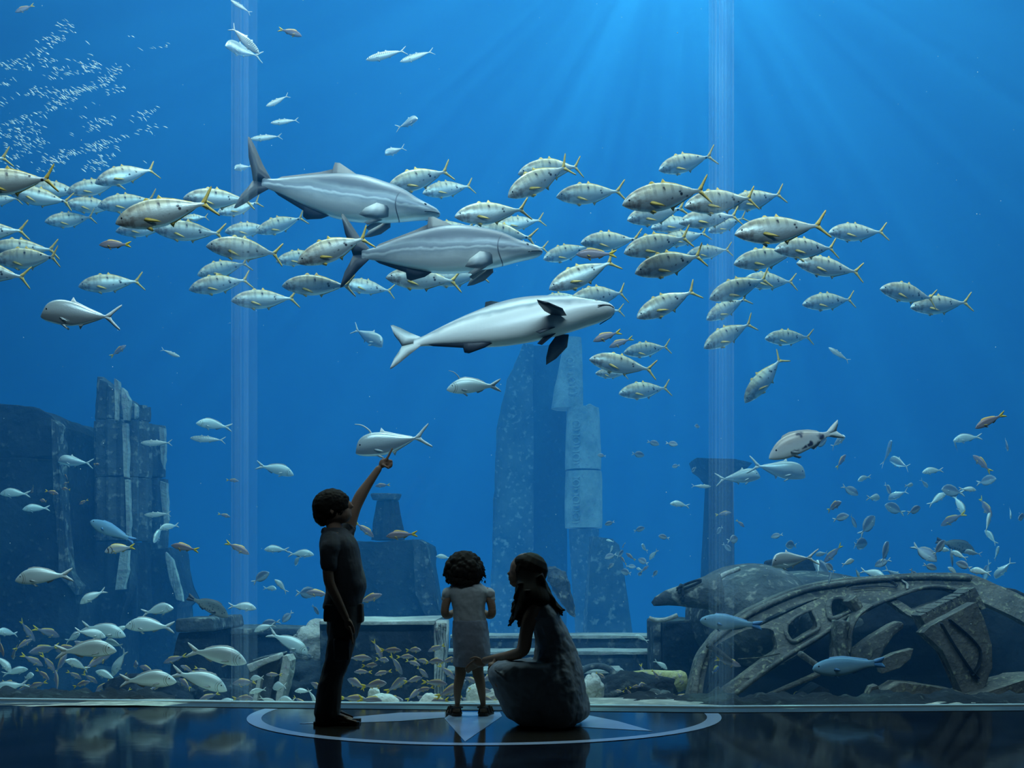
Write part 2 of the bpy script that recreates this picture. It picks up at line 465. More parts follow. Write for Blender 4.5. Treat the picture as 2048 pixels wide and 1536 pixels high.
# --- low plinths on the left
r = tag(empty('stone_plinth', P(390, 1400, 11.4)), 'low stone plinth with a sunlit top between the fluted column and the left joint', 'plinth')
poly('plinth_top', [(352, 1238), (424, 1236), (428, 1262), (350, 1264)], 11.4, 1.3, m_ruin, r, .03, 2)  # lighter stone than the body: the lit top is in the colour
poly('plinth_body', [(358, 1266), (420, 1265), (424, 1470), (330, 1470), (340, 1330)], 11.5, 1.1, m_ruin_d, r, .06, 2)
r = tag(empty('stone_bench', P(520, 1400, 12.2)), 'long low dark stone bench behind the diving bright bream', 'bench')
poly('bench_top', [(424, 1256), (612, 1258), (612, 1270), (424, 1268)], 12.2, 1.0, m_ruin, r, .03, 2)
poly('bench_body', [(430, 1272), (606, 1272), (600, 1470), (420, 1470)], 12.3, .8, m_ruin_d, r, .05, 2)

# --- broken drum pieces
r = tag(empty('broken_drum', P(540, 1405, 10.0)), 'tilted chunk of fluted column on the sand left of the boy', 'ruin')
poly('drum_side', [(498, 1322), (520, 1316), (558, 1308), (552, 1345), (540, 1392), (536, 1420), (498, 1420), (505, 1370)], 10.0, .35, m_ruin, r, .05, 2, .02, .12)
poly('drum_flute', [(566, 1312), (574, 1311), (580, 1322), (576, 1350), (566, 1385), (558, 1418), (548, 1418), (556, 1370), (560, 1340)], 9.95, .3, m_ruin_l, r, .03, 2, .02, .12)
poly('drum_flute', [(516, 1355), (523, 1357), (514, 1400), (508, 1420), (500, 1420), (508, 1390)], 9.9, .2, m_ruin_l, r, .02, 1, .01, .12)
poly('drum_cap', [(492, 1330), (525, 1318), (556, 1308), (558, 1318), (520, 1332), (500, 1345)], 9.88, .2, m_ruin_l, r, .03, 1, .01, .12)

def rock(name, px_, py, rpx, d, mat, label, seed, sq=(1, 1, .8), group=None, cat='rock', rgh=.35):
    bm = bmesh.new(); bmesh.ops.create_icosphere(bm, subdivisions=4, radius=1)
    c = P(px_, py, d); R_ = rpx * d / F
    for v in bm.verts:
        q = 1 + rgh * noise.noise(v.co * 1.3 + Vector((seed * 7.1, 0, 0))) + rgh * .5 * noise.noise(v.co * 3.7 + Vector((0, seed * 3.3, 0))) + rgh * .25 * noise.noise(v.co * 9 + Vector((0, 0, seed)))
        v.co = Vector((v.co.x * sq[0], v.co.y * sq[1], v.co.z * sq[2])) * q * R_ + c
    o = link(name, bm, mat)
    return tag(o, label, cat, group)

rock('rock', 630, 1290, 44, 11.0, m_ruin_l, 'pinkish encrusted rock behind the boy\'s knees', 1, (1, .8, 1))
rock('rock', 612, 1370, 62, 10.6, m_ruin_d, 'dark rough rock at the bottom left of the boy', 2)
rock('rock', 300, 1392, 60, 10.6, m_ruin_d, 'dark low rock behind the yellowish bream', 3, (1.5, .8, .7))
rock('rock', 60, 1400, 130, 14.6, m_ruin_d, 'broad dark rock under the shaded swarm at the lower left', 4, (1.3, .7, .6))
rock('rock', 440, 1395, 50, 10.9, m_ruin_d, 'dark rock between the bright breams by the left joint', 5, (1.3, .8, .8))
rock('rock', 765, 1408, 26, 8.75, m_shell, 'bleached rounded rock on the sand right of the boy\'s feet', 6, (1.3, .8, .8), rgh=.15)
rock('rock', 748, 1388, 13, 8.8, m_shell, 'small pale stone resting against the bleached rock near the boy', 7, (.9, .8, 1.2), rgh=.15)
rock('rock', 862, 1408, 24, 8.75, m_shell, 'bleached rounded rock left of the girl\'s feet', 8, (1.0, .8, .9), rgh=.15)
rock('rock', 822, 1410, 9, 8.6, m_shell, 'small round pale stone between the two bleached rocks', 9, rgh=.1)
rock('rock', 950, 1396, 20, 8.9, m_shell, 'white upright stone seen between the girl\'s legs', 10, (.9, .8, 1.5), rgh=.15)
rock('rock', 982, 1400, 18, 9.0, m_ruin_l, 'pale lilac stone right of the girl\'s ankle', 21, (1, .8, 1.1))
rock('rock', 1265, 1402, 74, 9.6, m_ruin_d, 'dark rough rock mound right of the woman', 11, (1.4, .7, .75))
rock('rock', 1305, 1372, 36, 9.9, m_ruin_d, 'dark rock under the fallen yellowish column', 12, (1.2, .8, .8))
rock('rock', 1186, 1378, 26, 9.4, m_ruin_l, 'pinkish coral rock beside the woman\'s back', 13, (.8, .8, 1))
rock('rock', 1322, 1400, 26, 9.1, m_ruin, 'small ragged rock by the foot of the wreck', 14, (1.3, .8, .7), rgh=.6)

# --- pedestal with short column
r = tag(empty('stone_pedestal', P(795, 1400, 14.6)), 'massive weathered stone pedestal behind the boy\'s belly', 'pedestal')
poly('pedestal_body', [(700, 1084), (755, 1083), (838, 1080), (852, 1088), (856, 1130), (866, 1190), (880, 1240), (884, 1300), (690, 1300)], 14.6, 1.6, m_ruin_d, r, .10, 3)
poly('painted_lit_edge', [(826, 1080), (842, 1081), (853, 1090), (857, 1130), (868, 1190), (882, 1240), (850, 1232), (832, 1190), (828, 1130)], 14.45, .3, m_ruin, r, .08, 2, .02, .15)  # lighter stone strip paints the light along this edge
r = tag(empty('short_column', P(775, 1082, 15.0)), 'short broken column with a cap, standing on the stone pedestal', 'column')
drum('column_cap', r, 772, 988, 1000, 62, 54, 15.0, m_ruin, 0, 0)
drum('column_drum', r, 776, 1002, 1080, 46, 70, 15.0, m_ruin_d, 9, 0, depth=.2)

# --- stone block with pale corner pilaster
r = tag(empty('stone_block', P(780, 1410, 10.3)), 'large square stone block between the boy and the girl', 'block')
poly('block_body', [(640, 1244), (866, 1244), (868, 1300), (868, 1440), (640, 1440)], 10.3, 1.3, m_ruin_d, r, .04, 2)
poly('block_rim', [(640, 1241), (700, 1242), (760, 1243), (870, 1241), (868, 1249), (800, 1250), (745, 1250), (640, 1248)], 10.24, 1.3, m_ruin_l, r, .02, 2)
bm = bmesh.new()
for k in range(4):
    c0 = P(873 + k * 5.6, 1246 + (k == 0) * 8, 10.26); c1 = P(873 + k * 5.2, 1430, 10.26)
    tube(bm, [c0, c0.lerp(c1, .3) + Vector((.006, 0, 0)), c0.lerp(c1, .6) - Vector((.008, 0, 0)), c1], [.016, .018, .015, .017], 8)
prism(bm, [P(868, 1243, 10.3), P(892, 1243, 10.3), P(892, 1300, 10.3), P(884, 1350, 10.3), P(886, 1430, 10.3), P(868, 1430, 10.3)], (0, .5, 0))
o = link('corner_pilaster', bm, m_ruin_l, r, smooth=True); rough(o, .03, .1, 0)
o['label'] = 'pale grooved corner pilaster'

# --- obelisk and its columns, far back
r = tag(empty('stone_obelisk', P(1090, 1400, 21.0)), 'tall hazy carved stone obelisk rising behind the woman to the belly-up cobia', 'obelisk')
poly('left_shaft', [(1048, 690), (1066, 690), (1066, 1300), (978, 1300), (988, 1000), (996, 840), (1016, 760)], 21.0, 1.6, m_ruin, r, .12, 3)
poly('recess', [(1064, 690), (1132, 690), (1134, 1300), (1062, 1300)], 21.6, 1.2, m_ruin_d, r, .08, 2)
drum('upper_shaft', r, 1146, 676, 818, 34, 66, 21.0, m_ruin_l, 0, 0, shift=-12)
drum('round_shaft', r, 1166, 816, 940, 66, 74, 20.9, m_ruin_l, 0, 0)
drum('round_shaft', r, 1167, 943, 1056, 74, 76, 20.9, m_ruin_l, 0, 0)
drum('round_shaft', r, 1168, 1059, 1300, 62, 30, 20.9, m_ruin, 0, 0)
o = poly('shaft_knob', [(1166, 822), (1170, 812), (1180, 808), (1192, 814), (1196, 830), (1180, 838)], 20.7, .25, m_ruin_l, r, .04, 2)
bm = bmesh.new()
for k, y in enumerate(list(range(722, 800, 13)) + list(range(848, 936, 11)) + list(range(955, 1048, 11))):
    if k in (6, 14): link('carved_relief', bm, m_ruin_l, r); bm = bmesh.new()
    x = 1139 + (y - 722) * .09 if y < 810 else 1166 - 14
    c = P(x + (1 if y < 810 else 0), y, 20.9 - (.30 if y > 810 else .2))
    if k % 3 == 0:
        pts = [c + Vector((math.cos(a) * .06, -.02, math.sin(a) * .06)) for a in [i * math.pi / 5 for i in range(11)]]
        tube(bm, pts, .016, 5)
    else:
        tube(bm, [c + Vector((-.065, .0, 0)), c + Vector((0, -.03, -.01)), c + Vector((.065, .0, .01))], .017, 5)
link('carved_relief', bm, m_ruin_l, r)
poly('buttress', [(1186, 1072), (1226, 1078), (1238, 1090), (1250, 1160), (1262, 1240), (1270, 1300), (1170, 1300)], 18.0, .8, m_ruin, r, .06, 2)
tag(poly('leaning_slab', [(1098, 1138), (1112, 1134), (1130, 1146), (1140, 1180), (1150, 1232), (1138, 1222), (1118, 1190), (1100, 1160)], 12.6, .35, m_ruin, None, .10, 3, .02, .12), 'pitted bluish slab leaning behind the woman\'s shoulder', 'slab')

# --- steps and pier
for (y0, y1, d, x0, x1, lab) in ((1271, 1302, 12.4, 900, 1310, 'uppermost of the three broad stone steps'), (1303, 1340, 11.8, 890, 1312, 'middle one of the three broad stone steps'), (1341, 1440, 11.2, 890, 1250, 'lowest of the three broad stone steps')):
    r = tag(empty('stone_step', P((x0 + x1) / 2, y1, d)), lab + ' behind the girl and the woman', 'step', 'stone steps')
    poly('step_block', [(x0, y0 + 5), (x1, y0 + 5), (x1, y1 + 60), (x0, y1 + 60)], d, .55, m_ruin, r, .05, 3, .02, .3)
    poly('step_edge', [(x0, y0), (x1, y0), (x1, y0 + 6), (x0, y0 + 6)], d - .05, .6, m_ruin_l, r, .03, 3, .01, .2)
r = tag(empty('stone_pier', P(1360, 1400, 11.0)), 'square dark stone pier between the steps and the wreck', 'pier')
poly('pier_post', [(1306, 1240), (1322, 1238), (1326, 1440), (1306, 1440)], 11.1, .5, m_ruin, r, .03, 1)
poly('pier_body', [(1328, 1243), (1400, 1240), (1430, 1246), (1440, 1440), (1328, 1440)], 11.0, .9, m_ruin_d, r, .05, 2)
bm = bmesh.new(); tube(bm, [P(x, y, 10.9) for x, y in spline([(1298, 1236), (1312, 1240), (1332, 1239), (1355, 1230)], 4)], .02, 8)
tag(link('bent_rail', bm, m_ruin_l), 'thin curved pale rail hanging over the stone pier', 'rail')

# --- fallen column, arch
bm = bmesh.new()
pa, pb = P(1254, 1356, 9.7), P(1368, 1362, 9.9)
secs = [pa.lerp(pb, t) for t in (0, .03, .3, .6, .97, 1)]
rr_ = [.030, .055, .072, .082, .088, .07]
tube(bm, secs, rr_, 18)
o = link('fallen_column', bm, m_log); rough(o, .04, .12, 1, False)
tag(o, 'fallen yellowish encrusted column lying right of the woman', 'column')
bm = bmesh.new()
tube(bm, [P(1194 + 34 * math.cos(a), 1352 - 20 * math.sin(a), 10.3) for a in [math.pi * i / 14 for i in range(15)]], .028, 8)
tag(link('stone_arch', bm, m_ruin), 'small half-round stone hoop beside the woman\'s back', 'arch')
bm = bmesh.new()
for a, b in (((1280, 1402), (1300, 1418)), ((1286, 1394), (1310, 1388)), ((1310, 1388), (1322, 1400)), ((1290, 1402), (1322, 1398)), ((1300, 1392), (1306, 1400))):
    tube(bm, [P(*a, 8.95), P(*b, 9.0)], .009, 6)
tag(link('coral_branch', bm, m_ruin_l), 'thin pale branching coral on the sand right of the woman', 'coral')

# --- dark T-shaped pillar
r = tag(empty('dark_pillar', P(1450, 1250, 17.0)), 'dark hazy pillar with a wide flat head behind the right glass joint', 'pillar')
poly('pillar_head', [(1394, 916), (1470, 918), (1504, 926), (1490, 940), (1468, 950), (1462, 966), (1430, 966), (1420, 950), (1402, 936)], 17.0, .8, m_ruin_d, r, .05, 2)
poly('pillar_shaft', [(1426, 960), (1466, 960), (1468, 1060), (1470, 1300), (1410, 1300), (1418, 1120)], 17.05, .7, m_ruin_d, r, .05, 2)

# --- the wreck
WR = tag(empty('sunken_wreck', P(1700, 1412, 9.4)), 'large sunken wreck of curved rusted frames and hull plates at the lower right', 'wreck')

def beam(name, pts, d, thick, mat=None, wear=.02, n=5, parent=None, d1=None):
    """Curved flat beam: pts are (column, row, width) along its centre line."""
    q = spline(pts, n)
    L_, R_ = [], []
    for i, (x, y, w_) in enumerate(q):
        a = q[max(i - 1, 0)]; b = q[min(i + 1, len(q) - 1)]
        tx, ty = b[0] - a[0], b[1] - a[1]; l = math.hypot(tx, ty); nx_, ny_ = -ty / l, tx / l
        dd = d if d1 is None else d + (d1 - d) * i / (len(q) - 1)
        L_.append(P(x + nx_ * w_ / 2, y + ny_ * w_ / 2, dd)); R_.append(P(x - nx_ * w_ / 2, y - ny_ * w_ / 2, dd))
    bm = bmesh.new()
    rows = [[bm.verts.new(l), bm.verts.new((l + r_) / 2 + Vector((0, -thick * .22, 0))), bm.verts.new(r_), bm.verts.new(r_ + Vector((0, thick, 0))), bm.verts.new(l + Vector((0, thick, 0)))] for l, r_ in zip(L_, R_)]
    for a, b in zip(rows, rows[1:]):
        for k in range(5): bm.faces.new((a[k], a[(k + 1) % 5], b[(k + 1) % 5], b[k]))
    bm.faces.new(rows[0][::-1]); bm.faces.new(rows[-1])
    bmesh.ops.recalc_face_normals(bm, faces=bm.faces)
    o = link(name, bm, mat or m_wreck, parent or WR, smooth=False)
    bevel(o, .012, 2); rough(o, wear, .3, 0)
    return o

poly('shade_backing', [(1395, 1440), (1425, 1330), (1450, 1290), (1530, 1238), (1640, 1196), (1740, 1172), (1900, 1160), (2030, 1180), (2140, 1230), (2140, 1440)], 10.7, .4, m_wreck_d, WR, .05, 2)  # dark plate added behind the frame to paint the openings' shade

def holed(name, outer, holes, d, thick, mat, lean=.8, wear=.02):
    """Plate with openings; it leans back and bulges like the side of a hull."""
    def at_(x, y):
        dd = d + lean * ((1420 - y) / 270.0) ** 1.4 if y < 1420 else d
        return P(x, y, dd)
    bm = bmesh.new(); ed = []
    for lp in [outer] + holes:
        q = spline(lp + [lp[0]], 3)[:-1]
        v = [bm.verts.new((x, 0, y)) for x, y in q]
        for i in range(len(v)): ed.append(bm.edges.new((v[i], v[(i + 1) % len(v)])))
    bmesh.ops.triangle_fill(bm, edges=ed, use_beauty=True)
    for v in bm.verts: v.co = at_(v.co.x, v.co.z)
    geo = bmesh.ops.extrude_face_region(bm, geom=bm.faces[:])
    for v in [g for g in geo['geom'] if isinstance(g, bmesh.types.BMVert)]: v.co.y += thick
    bmesh.ops.recalc_face_normals(bm, faces=bm.faces)
    o = link(name, bm, mat, WR, smooth=False); bevel(o, .02, 2); rough(o, wear, .3, 0)
    return o, at_
HULL = [(1374, 1428), (1377, 1388), (1387, 1342), (1400, 1308), (1416, 1285), (1437, 1260), (1487, 1224), (1514, 1210), (1569, 1185), (1619, 1169), (1687, 1157), (1725, 1154),
        (1810, 1148), (1900, 1145), (1946, 1149), (1992, 1169), (2050, 1195), (2120, 1235), (2120, 1285), (2040, 1240), (1990, 1216), (1955, 1202), (1928, 1204), (1890, 1224), (1862, 1246), (1850, 1262), (1843, 1243),
        (1814, 1229), (1787, 1209), (1773, 1205), (1730, 1227), (1705, 1250), (1696, 1275), (1693, 1309), (1668, 1318), (1670, 1264), (1642, 1279), (1600, 1306), (1560, 1330), (1500, 1372), (1428, 1428)]
HOLES = [[(1437, 1288), (1494, 1259), (1540, 1258), (1550, 1274), (1554, 1300), (1536, 1314), (1490, 1348), (1440, 1386), (1409, 1413), (1403, 1412), (1409, 1360), (1420, 1310)],
         [(1516, 1245), (1560, 1224), (1600, 1208), (1640, 1196), (1600, 1215), (1555, 1236), (1522, 1252)],
         [(1571, 1250), (1590, 1233), (1619, 1220), (1625, 1223), (1636, 1254), (1612, 1270), (1588, 1283), (1578, 1278), (1570, 1264)],
         [(1655, 1217), (1656, 1205), (1664, 1197), (1683, 1196), (1696, 1208), (1700, 1221), (1682, 1231), (1664, 1237), (1658, 1232)],
         [(1792, 1197), (1821, 1185), (1855, 1180), (1896, 1182), (1920, 1191), (1878, 1203), (1832, 1218), (1814, 1211)]]
_, hat = holed('hull_frame', HULL, HOLES, 9.25, .16, m_wreck)
def trace(name, pts, r, mat=m_wreck, off=-.03, n=4):
    bm = bmesh.new(); tube(bm, [hat(x, y) + Vector((0, off, 0)) for x, y in spline(pts, n)], r, 7, 0, .7)
    o = link(name, bm, mat, WR); rough(o, .012, .15, 0); return o
trace('raised_rim', [(1385, 1420), (1392, 1350), (1410, 1300), (1440, 1268), (1500, 1226), (1569, 1194), (1619, 1178), (1687, 1166), (1760, 1158), (1850, 1154), (1940, 1156)], .030)
trace('raised_rim', [(1420, 1424), (1500, 1362), (1570, 1312), (1640, 1270), (1690, 1234), (1740, 1212), (1790, 1193), (1850, 1174), (1900, 1176), (1930, 1188)], .024)
trace('window_ring', HOLES[3] + [HOLES[3][0]], .026); trace('window_ring', HOLES[2] + [HOLES[2][0]], .018)
trace('hull_groove', [(1690, 1172), (1720, 1163), (1770, 1160), (1790, 1168), (1786, 1174), (1750, 1172), (1700, 1176)], .008, m_wreck_d)
trace('hull_groove', [(1805, 1152), (1802, 1160), (1812, 1168), (1812, 1178)], .010, m_ruin_l)
beam('strut', [(1418, 1290, 12), (1440, 1304, 10), (1466, 1324, 8)], 9.35, .1)
beam('strut', [(1602, 1306, 10), (1622, 1320, 9), (1644, 1336, 8)], 9.3, .1)
beam('strut', [(1504, 1404, 5), (1560, 1382, 6), (1640, 1348, 6)], 9.2, .08)
beam('cable', [(1476, 1318, 2), (1520, 1315, 2), (1560, 1307, 2)], 9.2, .02, n=2)
poly('window_pane', [(1650, 1226), (1654, 1200), (1676, 1192), (1700, 1200), (1704, 1224), (1664, 1238)], 10.25, .05, m_ruin, WR, .01, 1)
beam('window_frame', [(1704, 1196, 22), (1716, 1212, 20), (1722, 1226, 12)], 9.5, .18)
beam('rib', [(1688, 1242, 26), (1684, 1276, 20), (1690, 1318, 18)], 9.4, .2)
beam('rib', [(1744, 1210, 10), (1716, 1232, 9), (1702, 1262, 9), (1697, 1306, 12)], 9.42, .2)
beam('strut', [(1418, 1290, 12), (1440, 1304, 10), (1466, 1324, 8)], 9.35, .1)
beam('strut', [(1602, 1308, 10), (1622, 1322, 9), (1644, 1338, 8)], 9.3, .1)
beam('strut', [(1504, 1404, 5), (1560, 1382, 6), (1640, 1348, 6)], 9.2, .08)
beam('cable', [(1476, 1318, 2), (1520, 1315, 2), (1560, 1307, 2)], 9.2, .02, n=2)
poly('wide_plank', [(1690, 1324), (1697, 1308), (1738, 1276), (1782, 1250), (1800, 1242), (1809, 1247), (1806, 1257), (1788, 1271), (1770, 1298), (1757, 1328), (1720, 1334)], 9.45, .14, m_wreck, WR, .02, 0)
bm = bmesh.new()      # toothed bar
a, b = P(1856, 1250, 9.28), P(1954, 1198, 9.55)
for k in range(17):
    c = a.lerp(b, k / 16)
    box(bm, c + Vector((0, .1, 0)), (.030 if k % 2 else .045, .25, .14 if k % 2 else .19), Matrix.Rotation(math.radians(-28), 3, 'Y'))
o = link('toothed_bar', bm, m_wreck, WR, smooth=False); rough(o, .03, .12, 0)
PLATE = [(1846, 1266), (1862, 1252), (1950, 1206), (1968, 1240), (1984, 1290), (1986, 1336), (1972, 1372), (1950, 1388), (1924, 1384), (1914, 1346), (1892, 1306)]
o = poly('curved_plate', PLATE, 9.1, .16, m_wreck, WR, .03, 3, tilt=0)
beam('plate_seam', [(1884, 1246, 3), (1910, 1290, 3), (1940, 1335, 3), (1960, 1358, 3)], 9.06, .06, m_wreck_d, 0)
beam('plate_seam', [(1900, 1238, 3), (1940, 1272, 3), (1962, 1300, 3), (1960, 1330, 3), (1946, 1352, 3)], 9.06, .06, m_wreck_d, 0)
poly('torn_plate', [(1756, 1322), (1790, 1306), (1828, 1297), (1822, 1318), (1800, 1336), (1764, 1348)], 9.1, .12, m_wreck, WR, .02, 2)
poly('torn_plate', [(1738, 1424), (1770, 1384), (1800, 1366), (1850, 1370), (1900, 1380), (1936, 1388), (1900, 1400), (1880, 1424)], 8.95, .3, m_wreck, WR, .04, 3, tilt=0)
poly('torn_plate', [(1680, 1424), (1700, 1402), (1735, 1395), (1744, 1374), (1756, 1370), (1760, 1382), (1748, 1402), (1740, 1424)], 8.8, .12, m_wreck, WR, .03, 2)
poly('torn_plate', [(1590, 1424), (1608, 1392), (1640, 1370), (1660, 1380), (1668, 1424)], 9.5, .3, m_wreck_d, WR, .04, 2)
poly('ridge', [(1890, 1424), (1930, 1398), (1990, 1378), (2060, 1356), (2140, 1350), (2140, 1424)], 8.9, .5, m_wreck, WR, .07, 3)
bm = bmesh.new()      # rounded hull behind the frames
for (x, y, rx, rz, ry, d) in ((1500, 1236, 128, 112, .9, 11.2), (1640, 1236, 190, 92, .9, 11.6)):
    e = bmesh.ops.create_uvsphere(bm, u_segments=40, v_segments=24, radius=1)
    c = P(x, y, d)
    bmesh.ops.transform(bm, matrix=Matrix.Translation(c) @ Matrix.Rotation(.10, 4, 'Y') @ Matrix.Diagonal((rx * d / F, ry, rz * d / F, 1)), verts=e['verts'])
o = link('rounded_hull', bm, m_ruin, WR); rough(o, .05, .5, 0)
bm = bmesh.new()
tube(bm, [P(x, y, d) for x, y, d in spline([(1430, 1232, 10.4), (1416, 1206, 10.4), (1420, 1176, 10.4), (1444, 1152, 10.5), (1478, 1138, 10.6)], 5)], .022, 7)
0 and tube(bm, [P(x, y, d) for x, y, d in spline([(1476, 1142, 10.3), (1468, 1160, 10.2), (1458, 1180, 10.15), (1462, 1200, 10.15)], 5)], .016, 7)
link('hull_seam', bm, m_ruin_l, WR)
poly('top_fin', [(1530, 1160), (1534, 1122), (1570, 1114), (1618, 1116), (1650, 1134), (1612, 1150), (1580, 1160)], 12.4, .15, m_wreck_d, WR, .03, 2)
bm = bmesh.new()
A_ = [(1306, 1202, 4), (1314, 1197, 9), (1334, 1190, 15), (1356, 1187, 21), (1380, 1184, 26), (1412, 1180, 34), (1440, 1178, 40)]
tube(bm, [P(x, y + 6, 10.4) for x, y, r_ in A_], [r_ * 10.4 / F for x, y, r_ in A_], 20)
o = link('nose_pod', bm, m_ruin, WR); rough(o, .03, .2, 0)
bm = bmesh.new()
tube(bm, [P(1378 + 24 * math.cos(a) + 5 * math.sin(a), 1170 - 6 * math.sin(a) - 8 * math.cos(a), 10.27) for a in [i * math.pi / 10 for i in range(21)]], .012, 6)
tube(bm, [P(1362 + 4 * math.cos(a), 1192 - 22 * math.sin(a), 10.4 - .16 * abs(math.cos(a / 1))) for a in [-.5 + i * .2 for i in range(18)]], .014, 6)
link('hatch_ring', bm, m_ruin_d, WR)

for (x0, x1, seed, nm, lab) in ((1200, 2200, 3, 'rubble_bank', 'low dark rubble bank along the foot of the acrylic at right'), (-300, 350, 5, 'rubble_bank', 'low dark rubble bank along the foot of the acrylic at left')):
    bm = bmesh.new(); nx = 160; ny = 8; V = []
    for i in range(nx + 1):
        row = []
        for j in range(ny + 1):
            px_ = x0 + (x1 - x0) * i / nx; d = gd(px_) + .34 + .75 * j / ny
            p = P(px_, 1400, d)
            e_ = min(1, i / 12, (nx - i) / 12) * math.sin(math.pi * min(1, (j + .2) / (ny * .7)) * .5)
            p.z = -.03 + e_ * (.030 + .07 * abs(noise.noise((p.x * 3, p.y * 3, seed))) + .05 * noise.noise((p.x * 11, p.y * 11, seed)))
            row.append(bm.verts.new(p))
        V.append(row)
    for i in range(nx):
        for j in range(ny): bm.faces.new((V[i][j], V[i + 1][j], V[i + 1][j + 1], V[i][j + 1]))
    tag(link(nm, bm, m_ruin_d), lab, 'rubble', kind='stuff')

# ================================================================== FLOOR INLAY
m_inlay = plain('pale_inlay_stone', (0.42, 0.52, 0.72), 0.16, 0, .35)
m_inlay_b = plain('brown_inlay_stone', (0.022, 0.020, 0.018), 0.10, 0, .25)
def flat(name, pts, z0, z1, mat, parent):
    bm = bmesh.new(); prism(bm, [Vector((x, y, z0)) for x, y in pts], (0, 0, z1 - z0)); return link(name, bm, mat, parent, smooth=False)
def fl(px_, py):      # floor point seen at a pixel
    d = F * CH / (py - HZ); return ((px_ - 1024) * d / F, d)
CXc, CYc, RC = -0.17, 7.60, 1.475
def gy(x):            # foot of the acrylic at x
    for a, b in zip(FOOT, FOOT[1:]):
        if a.x <= x <= b.x: return a.y + (b.y - a.y) * (x - a.x) / (b.x - a.x)
r = tag(empty('compass_rose', (CXc, CYc, 0)), 'round compass star inlaid in the dark floor beneath the three people', 'floor inlay')
N_ = 96
ang = [math.pi + math.pi * i / N_ for i in range(N_ + 1)]
ang = [a for a in [math.pi * .93 + math.pi * 1.14 * i / N_ for i in range(N_ + 1)] if CYc + RC * math.sin(a) < gy(CXc + RC * math.cos(a)) - .01]
bm = bmesh.new()
rows = []
for a in ang:
    c, s = math.cos(a), math.sin(a)
    o1 = (CXc + RC * c, min(CYc + RC * s, gy(CXc + RC * c) - .004)); i1 = (CXc + (RC - .088) * c, min(CYc + (RC - .088) * s, gy(CXc + (RC - .088) * c) - .004))
    rows.append([bm.verts.new((*o1, .0004)), bm.verts.new((*o1, .0030)), bm.verts.new((*i1, .0030)), bm.verts.new((*i1, .0004))])
for a, b in zip(rows, rows[1:]):
    for k in range(4): bm.faces.new((a[k], a[(k + 1) % 4], b[(k + 1) % 4], b[k]))
bm.faces.new(rows[0][::-1]); bm.faces.new(rows[-1])
o = link('outer_ring', bm, m_inlay, r, smooth=False); o['label'] = 'pale outer ring'
disc = [(CXc + (RC - .09) * math.cos(a), min(CYc + (RC - .09) * math.sin(a), gy(CXc + (RC - .09) * math.cos(a)) - .006)) for a in ang]
flat('inner_disc', disc, .0002, .0014, m_inlay_b, r)
flat('star_point', [fl(889, 1438), fl(930, 1484), fl(1004, 1433), fl(1000, 1425.5), fl(905, 1425)], .0016, .0032, m_inlay, r)
flat('star_point', [fl(600, 1448), fl(716, 1446), fl(800, 1443), fl(890, 1436), fl(890, 1425), fl(800, 1426), fl(716, 1434)], .0016, .0032, m_inlay, r)
flat('star_point', [fl(1305, 1463), fl(1180, 1456), fl(1040, 1449), fl(1080, 1428), fl(1180, 1432), fl(1235, 1443)], .0016, .0032, m_inlay, r)

# ================================================================== PEOPLE
m_skin = plain('skin', (0.30, 0.19, 0.14), 0.55, 0, .3)
m_hair_d = plain('dark_hair', (0.010, 0.008, 0.007), 0.75, 0, .2)
m_polo = plain('dark_polo_cloth', (0.05, 0.055, 0.07), 0.85)
m_trous = plain('dark_trouser_cloth', (0.045, 0.05, 0.06), 0.9)
m_blouse = plain('white_blouse_cloth', (0.42, 0.45, 0.48), 0.85)
m_skirt = plain('blue_skirt_cloth', (0.26, 0.30, 0.38), 0.85)
m_dress = plain('pale_blue_dress_cloth', (0.22, 0.26, 0.32), 0.8)
m_sand_ = plain('sandal_leather', (0.03, 0.025, 0.022), 0.6)

def blob(bm, c, r, s=(1, 1, 1), rot=None):
    M = Matrix.Translation(c) @ (rot.to_4x4() if rot else Matrix.Identity(4)) @ Matrix.Diagonal((s[0] * r, s[1] * r, s[2] * r, 1))
    nu, nv = 14, 8
    top = bm.verts.new(M @ Vector((0, 0, 1))); bot = bm.verts.new(M @ Vector((0, 0, -1)))
    R_ = [[bm.verts.new(M @ Vector((math.sin(math.pi * j / nv) * math.cos(2 * math.pi * i / nu), math.sin(math.pi * j / nv) * math.sin(2 * math.pi * i / nu), math.cos(math.pi * j / nv)))) for i in range(nu)] for j in range(1, nv)]
    for i in range(nu):
        k = (i + 1) % nu
        bm.faces.new((top, R_[0][i], R_[0][k])); bm.faces.new((bot, R_[-1][k], R_[-1][i]))
        for a, b in zip(R_, R_[1:]): bm.faces.new((a[i], b[i], b[k], a[k]))

def limb(bm, D, pts, n=5, k=14):
    """pts (column, row, radius in columns, distance offset): a tapered rounded limb."""
    q = spline(pts, n)
    V_ = [P(x, y, D + o) for x, y, r_, o in q]; R_ = [r_ * (D + o) / F for x, y, r_, o in q]
    tube(bm, V_, R_, k)
    blob(bm, V_[0], R_[0]); blob(bm, V_[-1], R_[-1])

